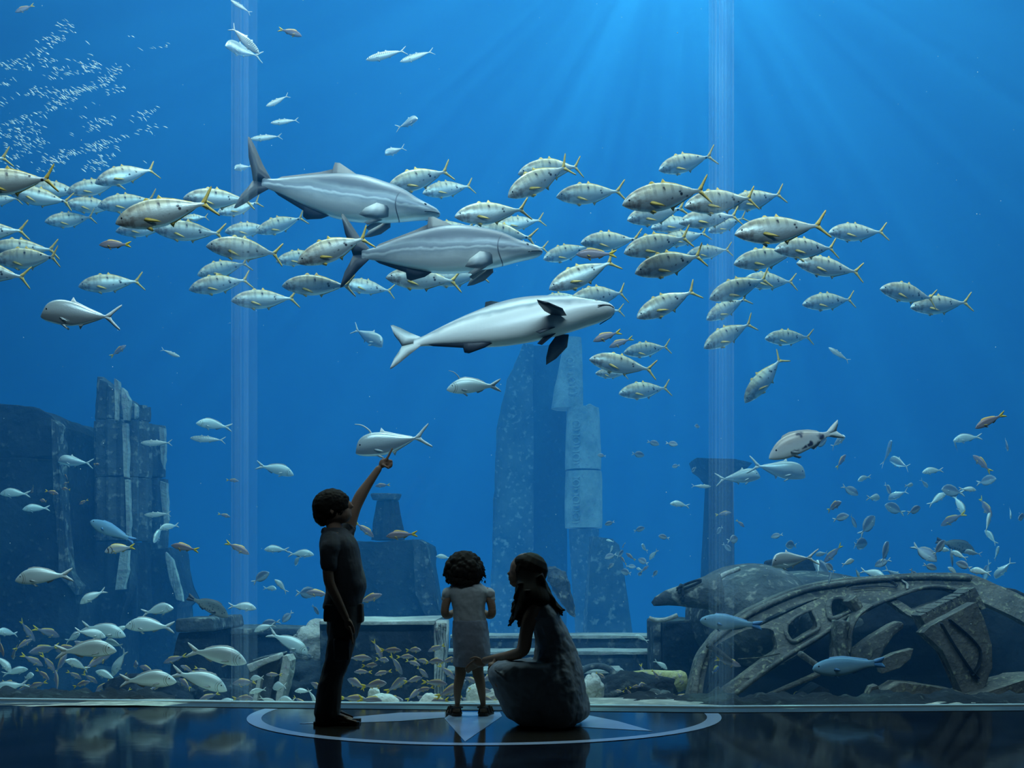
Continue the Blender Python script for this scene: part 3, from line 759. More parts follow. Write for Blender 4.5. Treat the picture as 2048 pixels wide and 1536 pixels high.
def rows_loft(bm, D, rows, n=28, pw=.85, m=4):
    """rows (row, left column, right column, half depth m, distance offset)"""
    q = spline(rows, m); rs = []
    for (y, xl, xr, hd, off) in q:
        c = P((xl + xr) / 2, y, D + off); hw = (xr - xl) / 2 * (D + off) / F
        r_ = []
        for k in range(n):
            a = 2 * math.pi * k / n; ca, sa = math.cos(a), math.sin(a)
            r_.append(bm.verts.new((c.x + hw * math.copysign(abs(ca) ** pw, ca), c.y + hd * math.copysign(abs(sa) ** pw, sa), c.z)))
        rs.append(r_)
    for a, b in zip(rs, rs[1:]):
        for k in range(n): bm.faces.new((a[k], a[(k + 1) % n], b[(k + 1) % n], b[k]))
    bm.faces.new(rs[0][::-1]); bm.faces.new(rs[-1])

def fuse(name, bm, mat, parent, vox=.006, sm=4, wrinkle=0, wsize=.05):
    bmesh.ops.recalc_face_normals(bm, faces=bm.faces)
    o = link(name, bm, mat, parent)
    m = o.modifiers.new('one_surface', 'REMESH'); m.mode = 'VOXEL'; m.voxel_size = vox; m.use_smooth_shade = True
    s = o.modifiers.new('soften', 'SMOOTH'); s.iterations = sm; s.factor = .5
    if wrinkle:
        rough(o, wrinkle, wsize, 0)
    return o

def finger(bm, D, pts, r0, r1):
    q = spline(pts, 4)
    n = len(q)
    V_ = [P(x, y, D + o) for x, y, o in q]
    R_ = [(r0 + (r1 - r0) * i / (n - 1)) for i in range(n)]
    tube(bm, V_, R_, 10); blob(bm, V_[-1], R_[-1]); blob(bm, V_[0], R_[0])

# ---------------------------------------------------------------- the boy
D = 7.05
boy = tag(empty('person', (P(668, 1440, D).x, D, 0)), 'standing boy in dark polo shirt and long trousers pointing up at the fish', 'person')
bm = bmesh.new()
# head, tilted back
HR_ = Matrix.Rotation(math.radians(-18), 3, 'Y')
blob(bm, P(664, 1016, D), .102, (1.05, .80, 1.02), HR_)
blob(bm, P(684, 1026, D), .056, (1.0, .92, 1.1), HR_)
blob(bm, P(694, 1011, D), .030, (1, .9, 1.1)); blob(bm, P(702.5, 1012.5, D), .0130, (1.1, .8, 1)); blob(bm, P(697, 1006, D), .012, (1, 1.6, 1))
blob(bm, P(700.5, 1021, D), .008, (1, 2, .8)); blob(bm, P(700, 1025, D), .008, (1, 2, .8)); blob(bm, P(699, 1031, D), .014, (1, 1.1, 1))
blob(bm, P(690, 1032, D), .028, (1.2, 1.2, .8))
blob(bm, P(664, 1022, D - .082), .017, (.7, .35, 1.15)); blob(bm, P(664, 1022, D + .082), .017, (.7, .35, 1.15))
limb(bm, D, [(664, 1030, 17, 0), (668, 1050, 16, 0), (672, 1072, 19, 0)])
# hanging arm
limb(bm, D, [(661, 1092, 15, -.15), (656, 1130, 12, -.165), (659, 1165, 11, -.17), (674, 1198, 9.5, -.165), (691, 1234, 7.2, -.16)])
blob(bm, P(697, 1248, D - .16), .030, (.85, .5, 1.25), Matrix.Rotation(math.radians(-20), 3, 'Y'))
for k, (x, y) in enumerate(((704, 1283), (706, 1287), (705, 1285), (701, 1278))):
    o_ = -.19 + k * .018
    finger(bm, D, [(699 + (k - 1.5) * .6, 1254, o_), (703, 1268, o_), (x, y, o_ + .004)], .0078, .0062)
finger(bm, D, [(700, 1244, -.178), (706, 1254, -.18), (708, 1266, -.176)], .0085, .0068)
# raised arm
limb(bm, D, [(692, 1072, 16, .13), (700, 1044, 14, .145), (710, 1016, 12, .15), (721, 992, 12, .155), (737, 967, 9.2, .16), (757, 938, 6.8, .165)])
blob(bm, P(767, 926, D + .165), .029, (1.15, .55, .9), Matrix.Rotation(math.radians(-50), 3, 'Y'))
finger(bm, D, [(772, 920, .155), (778, 910, .155), (784.5, 897.5, .153)], .0092, .0062)
for k in range(3):
    o_ = .168 + k * .016
    finger(bm, D, [(775, 922 + k, o_), (783, 922 + k * 1.5, o_), (782, 931 + k, o_), (776, 934 + k, o_)], .0085, .0070)
blob(bm, P(776, 927, D + .18), .021, (1, .9, 1.1))
finger(bm, D, [(766, 930, .148), (772, 933, .142), (777, 936, .148)], .0088, .0068)
# torso core and ankles keep the figure one piece
rows_loft(bm, D, [(1066, 660, 690, .10, 0), (1090, 652, 706, .13, 0), (1150, 656, 722, .11, 0), (1215, 660, 718, .11, 0), (1260, 664, 706, .11, 0)])
for off, dx in ((-.075, 0), (.075, 4)):
    limb(bm, D, [(684 + dx, 1250, 22, off), (674 + dx, 1330, 16, off), (656 + dx, 1400, 11, off), (650 + dx, 1428, 9, off)])
    blob(bm, P(650 + dx, 1436, D + off), .030, (1.1, .9, .8)); 
    limb(bm, D, [(652 + dx, 1436, 8, off), (676 + dx, 1434, 8.5, off), (698 + dx, 1440, 5.5, off - .005)])
    for k in range(5):
        finger(bm, D, [(696 + dx, 1440, off - .03 + k * .014), (712 + dx - abs(k - 1) * 1.5, 1443.5, off - .034 + k * .016)], .009, .0075)
fuse('body', bm, m_skin, boy, .0045, 3)
bm = bmesh.new()
blob(bm, P(662, 1012, D), .112, (1.03, .84, .92), Matrix.Rotation(math.radians(-20), 3, 'Y'))
blob(bm, P(648, 1028, D), .070, (.95, 1.05, 1.0)); blob(bm, P(676, 994, D), .050, (1.35, 1.25, .6), Matrix.Rotation(math.radians(8), 3, 'Y'))
blob(bm, P(690, 993, D), .022, (1.1, 2.2, .6), Matrix.Rotation(math.radians(28), 3, 'Y'))
blob(bm, P(650, 1012, D), .085, (.9, 1.1, 1.0)); blob(bm, P(645, 1040, D), .038, (.9, 1.5, 1.0))
o = fuse('hair', bm, m_hair_d, boy, .005, 4, .010, .018)
bm = bmesh.new()      # polo
rows_loft(bm, D, [(1056, 652, 690, .055, 0), (1064, 646, 700, .085, 0), (1076, 642, 710, .135, 0), (1096, 640, 717, .155, 0), (1120, 645, 722, .150, 0), (1150, 651, 729, .145, 0), (1172, 653, 733, .142, 0), (1192, 651, 727, .146, 0), (1212, 646, 721, .150, 0), (1218, 648, 718, .150, 0)])
limb(bm, D, [(662, 1082, 20, -.11), (660, 1098, 20, -.15), (658, 1112, 18.5, -.16), (658, 1129, 17, -.165)])
limb(bm, D, [(686, 1076, 18, .11), (696, 1056, 16, .14)])
limb(bm, D, [(648, 1058, 4, -.04), (646, 1064, 4.5, 0), (650, 1058, 4, .04)])
limb(bm, D, [(700, 1050, 3.5, -.02), (706, 1058, 4, -.01), (700, 1068, 4, -.03)])
fuse('polo_shirt', bm, m_polo, boy, .006, 2, .012, .07)
bm = bmesh.new()      # cargo trousers
rows_loft(bm, D, [(1206, 654, 722, .135, 0), (1225, 652, 724, .145, 0), (1245, 655, 722, .150, 0), (1268, 656, 716, .145, 0), (1285, 662, 706, .13, 0)])
for off, dx in ((-.078, 0), (.078, 1)):
    limb(bm, D, [(686 + dx, 1250, 29, off), (681 + dx, 1290, 27.5, off), (673 + dx, 1325, 24, off), (665 + dx, 1350, 22.5, off), (659 + dx, 1378, 24, off), (656 + dx, 1408, 25, off), (655 + dx, 1426, 25.5, off)])
limb(bm, D, [(654, 1404, 22, -.078), (652, 1430, 23.5, -.078), (650, 1440, 20, -.078)])
box(bm, P(658, 1226, D - .14), (.06, .02, .10)); box(bm, P(723, 1226, D - .03), (.022, .10, .11)); box(bm, P(684, 1300, D - .16), (.09, .025, .12))
fuse('cargo_trousers', bm, m_trous, boy, .007, 3, .014, .08)
def sandal(parent, D, off, heel, toe, ytop=1440, w=.042):
    a = P(heel[0], heel[1], D + off); b = P(toe[0], toe[1], D + off)
    a.z = b.z = 0.002
    d_ = (b - a); L_ = d_.length; u = d_.normalized(); s = Vector((-u.y, u.x, 0))
    out = [(0, .55), (.06, .85), (.3, .72), (.55, .82), (.8, 1.05), (.95, .75), (1, .3)]
    pts = [a + u * L_ * t + s * w * q for t, q in out] + [a + u * L_ * t - s * w * q for t, q in out[::-1]]
    bm = bmesh.new(); prism(bm, pts, (0, 0, .022))
    tube(bm, [a + u * L_ * .35 + s * w * .9 + Vector((0, 0, .02)), a + u * L_ * .55 + s * w * .5 + Vector((0, 0, .062)), a + u * L_ * .80 + Vector((0, 0, .030)),
              a + u * L_ * .55 - s * w * .5 + Vector((0, 0, .062)), a + u * L_ * .35 - s * w * .9 + Vector((0, 0, .02))], .0075, 8)
    o = link('sandal', bm, m_sand_, parent, smooth=False)
    return o
sandal(boy, D, -.078, (628, 0), (719, 0)); sandal(boy, D, .078, (632, 0), (722, 0))

# ---------------------------------------------------------------- the little girl, seen from behind
D = 7.46
girl = tag(empty('person', (P(938, 1430, D).x, D, 0)), 'little curly-haired girl seen from behind in blouse and short skirt', 'person')
bm = bmesh.new()
blob(bm, P(928, 1136, D), .088, (.92, 1.05, 1.12)); blob(bm, P(928, 1148, D + .05), .055, (1, 1, 1)); blob(bm, P(928, 1141, D + .098), .012)
blob(bm, P(928, 1150, D + .088), .014, (1.6, 1, .8))
limb(bm, D, [(930, 1150, 11, 0), (934, 1166, 11, 0), (936, 1180, 14, 0)])
rows_loft(bm, D, [(1172, 912, 962, .05, 0), (1190, 906, 970, .065, 0), (1230, 912, 966, .075, 0), (1270, 912, 970, .08, 0), (1325, 912, 968, .07, 0)])
for s in (-1, 1):
    c = 937
    limb(bm, D, [(c + s * 36, 1184, 10, 0), (c + s * 45, 1206, 8.6, -.01), (c + s * 47, 1226, 8.4, .0), (c + s * 40, 1230, 8, .06), (c + s * 24, 1222, 6.5, .13)])
    blob(bm, P(c + s * 19, 1219, D + .15), .022, (1.2, 1, .8))
    for k in range(4): finger(bm, D, [(c + s * 17, 1216 + k * 3.2, .155), (c + s * 9, 1214 + k * 3.2, .165), (c + s * 3, 1217 + k * 3, .158)], .0066, .0054)
    finger(bm, D, [(c + s * 18, 1213, .14), (c + s * 12, 1208, .145)], .0070, .0056)
limb(bm, D, [(922, 1318, 13, 0), (921, 1345, 11.5, 0), (918, 1362, 10.2, -.005), (915, 1382, 8.5, -.012), (915, 1406, 5.6, 0), (913, 1418, 7, 0)])
limb(bm, D, [(954, 1318, 13, 0), (956, 1345, 11.5, 0), (960, 1362, 10.4, -.005), (963, 1382, 8.6, -.012), (966, 1406, 5.6, 0), (967, 1418, 7, 0)])
limb(bm, D, [(913, 1421, 7.5, -.01), (904, 1423, 7, .05), (898, 1426, 6, .10)])
limb(bm, D, [(967, 1421, 7.5, -.01), (974, 1423, 7, .05), (980, 1426, 6, .10)])
fuse('body', bm, m_skin, girl, .0045, 3)
bm = bmesh.new(); rnd = random.Random(3)
blob(bm, P(928, 1132, D - .01), .098, (1.02, 1.0, 1.0))
blob(bm, P(928, 1148, D - .01), .105, (1.05, .95, .62))
for i in range(330):
    a = rnd.uniform(0, 2 * math.pi); t = rnd.uniform(-1, 1)
    rr_ = .098 + .026 * (1 - (t + 1) / 2) if t > -.9 else .11
    w_ = math.sqrt(max(0, 1 - (t * .95) ** 2)); w_ = max(w_, .78 if t < 0 else 0)
    y_ = math.sin(a) * rr_ * w_
    if y_ > .05 and t < .35: continue
    c = P(928, 1134, D) + Vector((math.cos(a) * rr_ * w_, y_, t * .092 - .008))
    blob(bm, c, rnd.uniform(.010, .019), (1, 1, 1.2))
for i in range(90):      # corkscrew ends
    a = rnd.uniform(math.pi * .92, math.pi * 2.08); x0 = 928 + math.cos(a) * rnd.uniform(26, 41)
    y0 = rnd.uniform(1128, 1162); o_ = math.sin(a) * .09
    p0 = P(x0, y0, D + o_)
    ou = Vector((math.cos(a), math.sin(a), 0))
    tube(bm, [p0 + Vector((math.cos(t * 2.1) * .008, math.sin(t * 2.1) * .008, -.006 * t)) + ou * .002 * t for t in range(5)], [.0055, .005, .0045, .004, .003], 6)
fuse('curly_hair', bm, m_hair_d, girl, .0042, 1)
bm = bmesh.new()
rows_loft(bm, D, [(1163, 914, 956, .045, 0), (1171, 902, 968, .070, 0), (1182, 897, 977, .088, 0), (1200, 902, 973, .095, 0), (1220, 906, 970, .095, 0), (1238, 907, 972, .098, 0), (1246, 906, 974, .10, 0)])
for s in (-1, 1):
    blob(bm, P(937 + s * 42, 1188, D), .038, (.95, 1.15, 1.05)); blob(bm, P(937 + s * 45, 1198, D), .028, (1.0, 1.2, .7))
fuse('puff_sleeve_blouse', bm, m_blouse, girl, .006, 1, .012, .035)
bm = bmesh.new()
rows_loft(bm, D, [(1240, 906, 974, .102, 0), (1250, 905, 976, .108, 0), (1275, 905, 979, .120, 0), (1305, 906, 981, .132, 0), (1325, 907, 976, .135, 0), (1332, 908, 971, .132, 0)])
fuse('skirt', bm, m_skirt, girl, .006, 2, .014, .05)
for x0, s in ((914, -1), (966, 1)):
    a = P(x0 - s * 1, 1430, D - .045); b = P(x0 + s * 13, 1430, D + .135)
    bm = bmesh.new()
    a.z = b.z = .002
    d_ = b - a; L_ = d_.length; u = d_.normalized(); sd = Vector((-u.y, u.x, 0)); w = .036
    out = [(0, .5), (.06, .85), (.3, .8), (.6, .9), (.85, 1.0), (1, .5)]
    prism(bm, [a + u * L_ * t + sd * w * q for t, q in out] + [a + u * L_ * t - sd * w * q for t, q in out[::-1]], (0, 0, .02))
    for t, h in ((.22, .06), (.5, .058), (.78, .045)):
        tube(bm, [a + u * L_ * t + sd * w * .95 + Vector((0, 0, .012)), a + u * L_ * t + sd * w * .6 + Vector((0, 0, h)), a + u * L_ * t - sd * w * .6 + Vector((0, 0, h)), a + u * L_ * t - sd * w * .95 + Vector((0, 0, .012))], .008, 8)
    tube(bm, [a + Vector((math.cos(q) * .028, .03 + math.sin(q) * .028, .055)) for q in [i * math.pi / 6 for i in range(13)]], .007, 6)
    link('sandal', bm, m_sand_, girl, smooth=False)

# ---------------------------------------------------------------- the crouching woman
D = 7.0
mum = tag(empty('person', (P(1090, 1445, D).x, D, 0)), 'woman with long wavy hair crouching in a long dress', 'person')
bm = bmesh.new()
blob(bm, P(1051, 1139, D), .092, (1.0, .82, 1.08), Matrix.Rotation(math.radians(20), 3, 'Y'))
blob(bm, P(1036, 1150, D), .052, (.95, .95, 1.15), Matrix.Rotation(math.radians(18), 3, 'Y'))
blob(bm, P(1031, 1131, D), .032, (.9, 1.3, 1)); blob(bm, P(1024.5, 1137, D), .010, (1, 2.2, .8))
tube(bm, [P(1025, 1139, D), P(1021, 1145, D), P(1019.5, 1148, D)], [.008, .012, .013], 8); blob(bm, P(1018.6, 1147.0, D), .0125, (1.1, 1.1, .8)); blob(bm, P(1024, 1165.5, D), .015, (1, 1.2, .9))
blob(bm, P(1019.5, 1154, D), .0105, (1, 2.0, .6)); blob(bm, P(1020, 1159, D), .0105, (1, 1.9, .6)); blob(bm, P(1027, 1166, D), .017, (1, 1.1, 1))
blob(bm, P(1034, 1168, D), .030, (1.2, 1.1, .7))
blob(bm, P(1052, 1148, D - .076), .019, (.6, .3, 1.1))
limb(bm, D, [(1050, 1152, 15, 0), (1060, 1178, 13, 0), (1072, 1200, 17, 0)])
rows_loft(bm, D, [(1198, 1062, 1096, .12, 0), (1220, 1064, 1112, .15, 0), (1260, 1078, 1124, .12, 0), (1310, 1082, 1140, .13, 0), (1345, 1076, 1150, .15, 0)])
# legs folded beneath the dress
for off in (-.11, .11):
    limb(bm, D, [(1125, 1368, 28, off), (1060, 1356, 22, off), (1006, 1352, 17, off), (1010, 1380, 15, off), (1032, 1425, 11, off)])
    limb(bm, D, [(1034, 1428, 9, off), (1046, 1438, 6, off), (1060, 1441, 5, off)])
# near arm reaching to the girl
limb(bm, D, [(1068, 1210, 17, -.14), (1058, 1238, 15.5, -.165), (1052, 1270, 13.5, -.16), (1047, 1300, 12, -.13), (1022, 1311, 11, -.04), (995, 1316, 9, .10), (970, 1321, 7.2, .22)], 6)
blob(bm, P(958, 1325, D + .265), .034, (1.2, .6, .75), Matrix.Rotation(math.radians(20), 3, 'Y'))
for k in range(4):
    o_ = .262 + k * .010
    finger(bm, D, [(954, 1321 + k * 4.0, o_), (942 + k, 1326 + k * 4, o_ + .012), (929 + k * 2.2 + (3 if k == 0 else 0), 1336 + k * 3, o_ + .018)], .0090, .0068)
finger(bm, D, [(960, 1318, .25), (950, 1315, .245), (941, 1318, .25)], .0092, .0072)
# far arm resting on the knee
limb(bm, D, [(1068, 1212, 15, .14), (1052, 1262, 12.5, .17), (1040, 1306, 10.5, .16), (1012, 1318, 9, .12), (992, 1325, 7.5, .08)])
blob(bm, P(986, 1330, D + .07), .030, (1.1, .8, .6))
for k in range(4): finger(bm, D, [(984, 1330, .05 + k * .018), (977, 1338, .05 + k * .018), (978, 1350, .05 + k * .018)], .0085, .0068)
fuse('body', bm, m_skin, mum, .005, 3)
bm = bmesh.new(); rnd = random.Random(8)      # long wavy hair
blob(bm, P(1060, 1140, D), .104, (1.02, 1.0, 1.0), Matrix.Rotation(math.radians(25), 3, 'Y')); blob(bm, P(1048, 1124, D), .062, (1.0, 1.35, .75))
rows_loft(bm, D, [(1113, 1040, 1066, .05, 0), (1122, 1032, 1078, .085, 0), (1140, 1030, 1084, .098, 0), (1160, 1033, 1091, .106, -.02), (1180, 1031, 1098, .116, -.05), (1198, 1030, 1103, .118, -.07), (1210, 1029, 1096, .105, -.085), (1222, 1028, 1070, .085, -.10), (1240, 1026, 1044, .045, -.12)])
def lock(pts, r0, r1, wob, ph):
    q = spline(pts, 6); n = len(q)
    V_ = [P(x + math.sin(i * .75 + ph) * wob, y + math.cos(i * .6 + ph) * wob * .4, D + o) for i, (x, y, o) in enumerate(q)]
    tube(bm, V_, [(r0 + (r1 - r0) * (i / (n - 1)) ** 1.3) * D / F for i in range(n)], 8)
for k in range(11):
    o_ = -.11 + k * .02; j = rnd.uniform
    lock([(1078, 1150, o_), (1092 + j(-3, 2), 1180, o_), (1104 + j(-4, 3), 1203, o_), (1117 + j(-5, 3), 1216, o_), (1127 + j(-8, 3), 1230 + j(-10, 3), o_)], 7.5, 2.0, 1.8, k)
for k in range(9):
    o_ = -.12 + k * .012; j = rnd.uniform
    lock([(1040, 1165, o_), (1036 + j(-3, 3), 1195, o_), (1030 + j(-3, 3), 1214, o_), (1026 + j(-3, 3), 1236, o_), (1020 + j(-3, 3), 1252 + j(-8, 2), o_)], 6, 1.8, 2.0, k * 1.3)
for k in range(8):
    o_ = -.15 + k * .02; j = rnd.uniform
    lock([(1055, 1180, o_), (1052 + j(-6, 6), 1215, o_ - .01), (1044 + j(-5, 5), 1240, o_ - .02), (1038 + j(-3, 4), 1259 + j(-10, 0), o_ - .02)], 8, 2.2, 1.8, k * .9)
fuse('long_hair', bm, m_hair_d, mum, .0045, 1)
bm = bmesh.new()      # dress
rows_loft(bm, D, [(1194, 1066, 1088, .08, 0), (1202, 1058, 1104, .14, 0), (1215, 1054, 1113, .175, 0), (1238, 1058, 1123, .175, 0), (1263, 1068, 1137, .165, 0), (1295, 1070, 1151, .175, 0), (1318, 1066, 1160, .20, 0), (1345, 1060, 1167, .235, 0), (1385, 1060, 1171, .27, 0), (1425, 1060, 1172, .28, 0), (1446, 1070, 1150, .26, 0)], pw=.9)
rows_loft(bm, D, [(1321, 1002, 1120, .20, 0), (1329, 984, 1140, .235, 0), (1348, 976, 1150, .245, 0), (1372, 984, 1150, .245, 0), (1406, 998, 1150, .23, 0), (1430, 1011, 1140, .24, 0), (1445, 1034, 1120, .22, 0)], pw=.9)
rows_loft(bm, D, [(1368, 1130, 1162, .12, .02), (1390, 1120, 1174, .17, .02), (1412, 1110, 1180, .20, .02), (1432, 1090, 1175, .22, .02), (1446, 1080, 1150, .20, .02)], pw=.9)
limb(bm, D, [(1072, 1206, 18, -.10), (1066, 1218, 18, -.135), (1060, 1232, 17.5, -.155)])
limb(bm, D, [(1072, 1206, 18, .10), (1066, 1218, 18, .135), (1060, 1232, 17.5, .155)])
for k in range(26):      # folds falling from the bust and pooling at the hem
    a = rnd.uniform(0, math.pi * 2); cx = 1111 + 39 * math.cos(a); of = .17 * math.sin(a)
    cx2 = 1114 + 50 * math.cos(a); of2 = .25 * math.sin(a)
    limb(bm, D, [(1094 + 27 * math.cos(a), 1250, 2.5, of * .95), (cx, 1300, 3.5, of), (cx2, 1370, 4, of2), (cx2 + rnd.uniform(-6, 6), 1436, 4.5, of2 * 1.02)], 3, 8)
for k in range(9):
    limb(bm, D, [(990 + k * 5, 1340 + k * 3, 3, -.195), (1030 + k * 8, 1372 + k * 5, 3.6, -.215), (1090 + k * 8, 1388 + k * 6, 3, -.225)], 3, 8)
fuse('long_dress', bm, m_dress, mum, .0075, 3, .02, .06)

# ================================================================== FISH
def fishmat(name, back, side, belly, z0=-0.03, z1=0.03, z2=0.09, bars=None, spots=None, line=None, metal=0.25, rg=0.38, shine=0.0, face=None, stops=()):
    """Countershaded skin: colour runs from belly to back across the body height (mesh coordinates)."""
    m, nt, b = newmat(name)
    N, L = nt.nodes, nt.links
    tc = N.new('ShaderNodeTexCoord'); sp = N.new('ShaderNodeSeparateXYZ'); L.new(tc.outputs['Object'], sp.inputs[0])
    nz = N.new('ShaderNodeTexNoise'); nz.inputs['Scale'].default_value = 9; nz.inputs['Detail'].default_value = 4
    L.new(tc.outputs['Object'], nz.inputs['Vector'])
    ma = N.new('ShaderNodeMath'); ma.operation = 'MULTIPLY_ADD'; ma.inputs[1].default_value = 0.05
    L.new(nz.outputs['Fac'], ma.inputs[0]); L.new(sp.outputs[2], ma.inputs[2])
    mr = N.new('ShaderNodeMapRange'); mr.inputs[1].default_value = z0 + .025; mr.inputs[2].default_value = z2 + .025
    L.new(ma.outputs[0], mr.inputs[0])
    cr = N.new('ShaderNodeValToRGB'); e = cr.color_ramp.elements
    e[0].color = (*belly, 1); e[1].color = (*back, 1)
    k = e.new((z1 - z0) / (z2 - z0)); k.color = (*side, 1)
    for (q_, c_) in stops:
        k = e.new(q_); k.color = (*c_, 1)
    L.new(mr.outputs[0], cr.inputs[0]); out = cr.outputs[0]
    def mixin(fac, col, out):
        mx = N.new('ShaderNodeMix'); mx.data_type = 'RGBA'
        L.new(fac, mx.inputs[0]); L.new(out, mx.inputs[6]); mx.inputs[7].default_value = (*col, 1)
        return mx.outputs[2]
    if bars:      # (count per unit length, strength, colour, lowest z)
        wv = N.new('ShaderNodeTexWave'); wv.bands_direction = 'X'; wv.inputs['Scale'].default_value = bars[0] / 3.14
        wv.inputs['Distortion'].default_value = 0.8; wv.inputs['Detail'].default_value = 1
        L.new(tc.outputs['Object'], wv.inputs['Vector'])
        m1 = N.new('ShaderNodeMapRange'); m1.inputs[1].default_value = .62; m1.inputs[2].default_value = .85; m1.inputs[4].default_value = bars[1]
        L.new(wv.outputs['Fac'], m1.inputs[0])
        m2 = N.new('ShaderNodeMapRange'); m2.inputs[1].default_value = bars[3]; m2.inputs[2].default_value = bars[3] + .05
        L.new(sp.outputs[2], m2.inputs[0])
        mu = N.new('ShaderNodeMath'); mu.operation = 'MULTIPLY'; L.new(m1.outputs[0], mu.inputs[0]); L.new(m2.outputs[0], mu.inputs[1])
        out = mixin(mu.outputs[0], bars[2], out)
    if spots:     # (scale, size, colour, lowest z)
        vo = N.new('ShaderNodeTexVoronoi'); vo.inputs['Scale'].default_value = spots[0]
        mp = N.new('ShaderNodeMapping'); mp.inputs['Scale'].default_value = (1, .35, 1)
        L.new(tc.outputs['Object'], mp.inputs['Vector']); L.new(mp.outputs[0], vo.inputs['Vector'])
        m1 = N.new('ShaderNodeMapRange'); m1.inputs[1].default_value = spots[1]; m1.inputs[2].default_value = spots[1] * .6
        L.new(vo.outputs['Distance'], m1.inputs[0])
        n3 = N.new('ShaderNodeTexNoise'); n3.inputs['Scale'].default_value = 5; L.new(tc.outputs['Object'], n3.inputs['Vector'])
        m3 = N.new('ShaderNodeMapRange'); m3.inputs[1].default_value = .42; m3.inputs[2].default_value = .50; L.new(n3.outputs['Fac'], m3.inputs[0])
        m2 = N.new('ShaderNodeMapRange'); m2.inputs[1].default_value = spots[3]; m2.inputs[2].default_value = spots[3] + .02
        L.new(sp.outputs[2], m2.inputs[0])
        mu = N.new('ShaderNodeMath'); mu.operation = 'MULTIPLY'; L.new(m1.outputs[0], mu.inputs[0]); L.new(m2.outputs[0], mu.inputs[1])
        mv = N.new('ShaderNodeMath'); mv.operation = 'MULTIPLY'; L.new(mu.outputs[0], mv.inputs[0]); L.new(m3.outputs[0], mv.inputs[1])
        out = mixin(mv.outputs[0], spots[2], out)
    if line:      # (x, half width, colour) one upright band, several allowed
        z2_ = N.new('ShaderNodeMath'); z2_.operation = 'MULTIPLY'; L.new(sp.outputs[2], z2_.inputs[0]); L.new(sp.outputs[2], z2_.inputs[1])
        xc = N.new('ShaderNodeMath'); xc.operation = 'MULTIPLY_ADD'; xc.inputs[1].default_value = -5.0; L.new(z2_.outputs[0], xc.inputs[0]); L.new(sp.outputs[0], xc.inputs[2])
        for (x, hw, col) in line:
            s1 = N.new('ShaderNodeMath'); s1.operation = 'SUBTRACT'; L.new(xc.outputs[0], s1.inputs[0]); s1.inputs[1].default_value = x
            s2 = N.new('ShaderNodeMath'); s2.operation = 'ABSOLUTE'; L.new(s1.outputs[0], s2.inputs[0])
            m1 = N.new('ShaderNodeMapRange'); m1.inputs[1].default_value = hw; m1.inputs[2].default_value = hw * .5
            L.new(s2.outputs[0], m1.inputs[0]); out = mixin(m1.outputs[0], col, out)
    if face:      # mottled darker head
        n4 = N.new('ShaderNodeTexNoise'); n4.inputs['Scale'].default_value = 16; n4.inputs['Detail'].default_value = 3; L.new(tc.outputs['Object'], n4.inputs['Vector'])
        m4 = N.new('ShaderNodeMapRange'); m4.inputs[1].default_value = .42; m4.inputs[2].default_value = .60; L.new(n4.outputs['Fac'], m4.inputs[0])
        m5 = N.new('ShaderNodeMapRange'); m5.inputs[1].default_value = .10; m5.inputs[2].default_value = .36; m5.inputs[4].default_value = .75; L.new(sp.outputs[0], m5.inputs[0])
        mu = N.new('ShaderNodeMath'); mu.operation = 'MULTIPLY'; L.new(m4.outputs[0], mu.inputs[0]); L.new(m5.outputs[0], mu.inputs[1])
        out = mixin(mu.outputs[0], face, out)
    L.new(out, b.inputs['Base Color'])
    b.inputs['Roughness'].default_value = rg; b.inputs['Metallic'].default_value = metal
    if shine:     # the lower flank is mirror-silvery and takes the colour of the water
        m6 = N.new('ShaderNodeMapRange'); m6.inputs[1].default_value = z0 + .02; m6.inputs[2].default_value = z2 + .01
        m6.inputs[3].default_value = shine; m6.inputs[4].default_value = metal
        L.new(ma.outputs[0], m6.inputs[0]); L.new(m6.outputs[0], b.inputs['Metallic'])
    vo = N.new('ShaderNodeTexVoronoi'); vo.inputs['Scale'].default_value = 70
    L.new(tc.outputs['Object'], vo.inputs['Vector'])
    bp = N.new('ShaderNodeBump'); bp.inputs['Strength'].default_value = .12; bp.inputs['Distance'].default_value = .003
    L.new(vo.outputs['Distance'], bp.inputs['Height']); L.new(bp.outputs[0], b.inputs['Normal'])
    return m

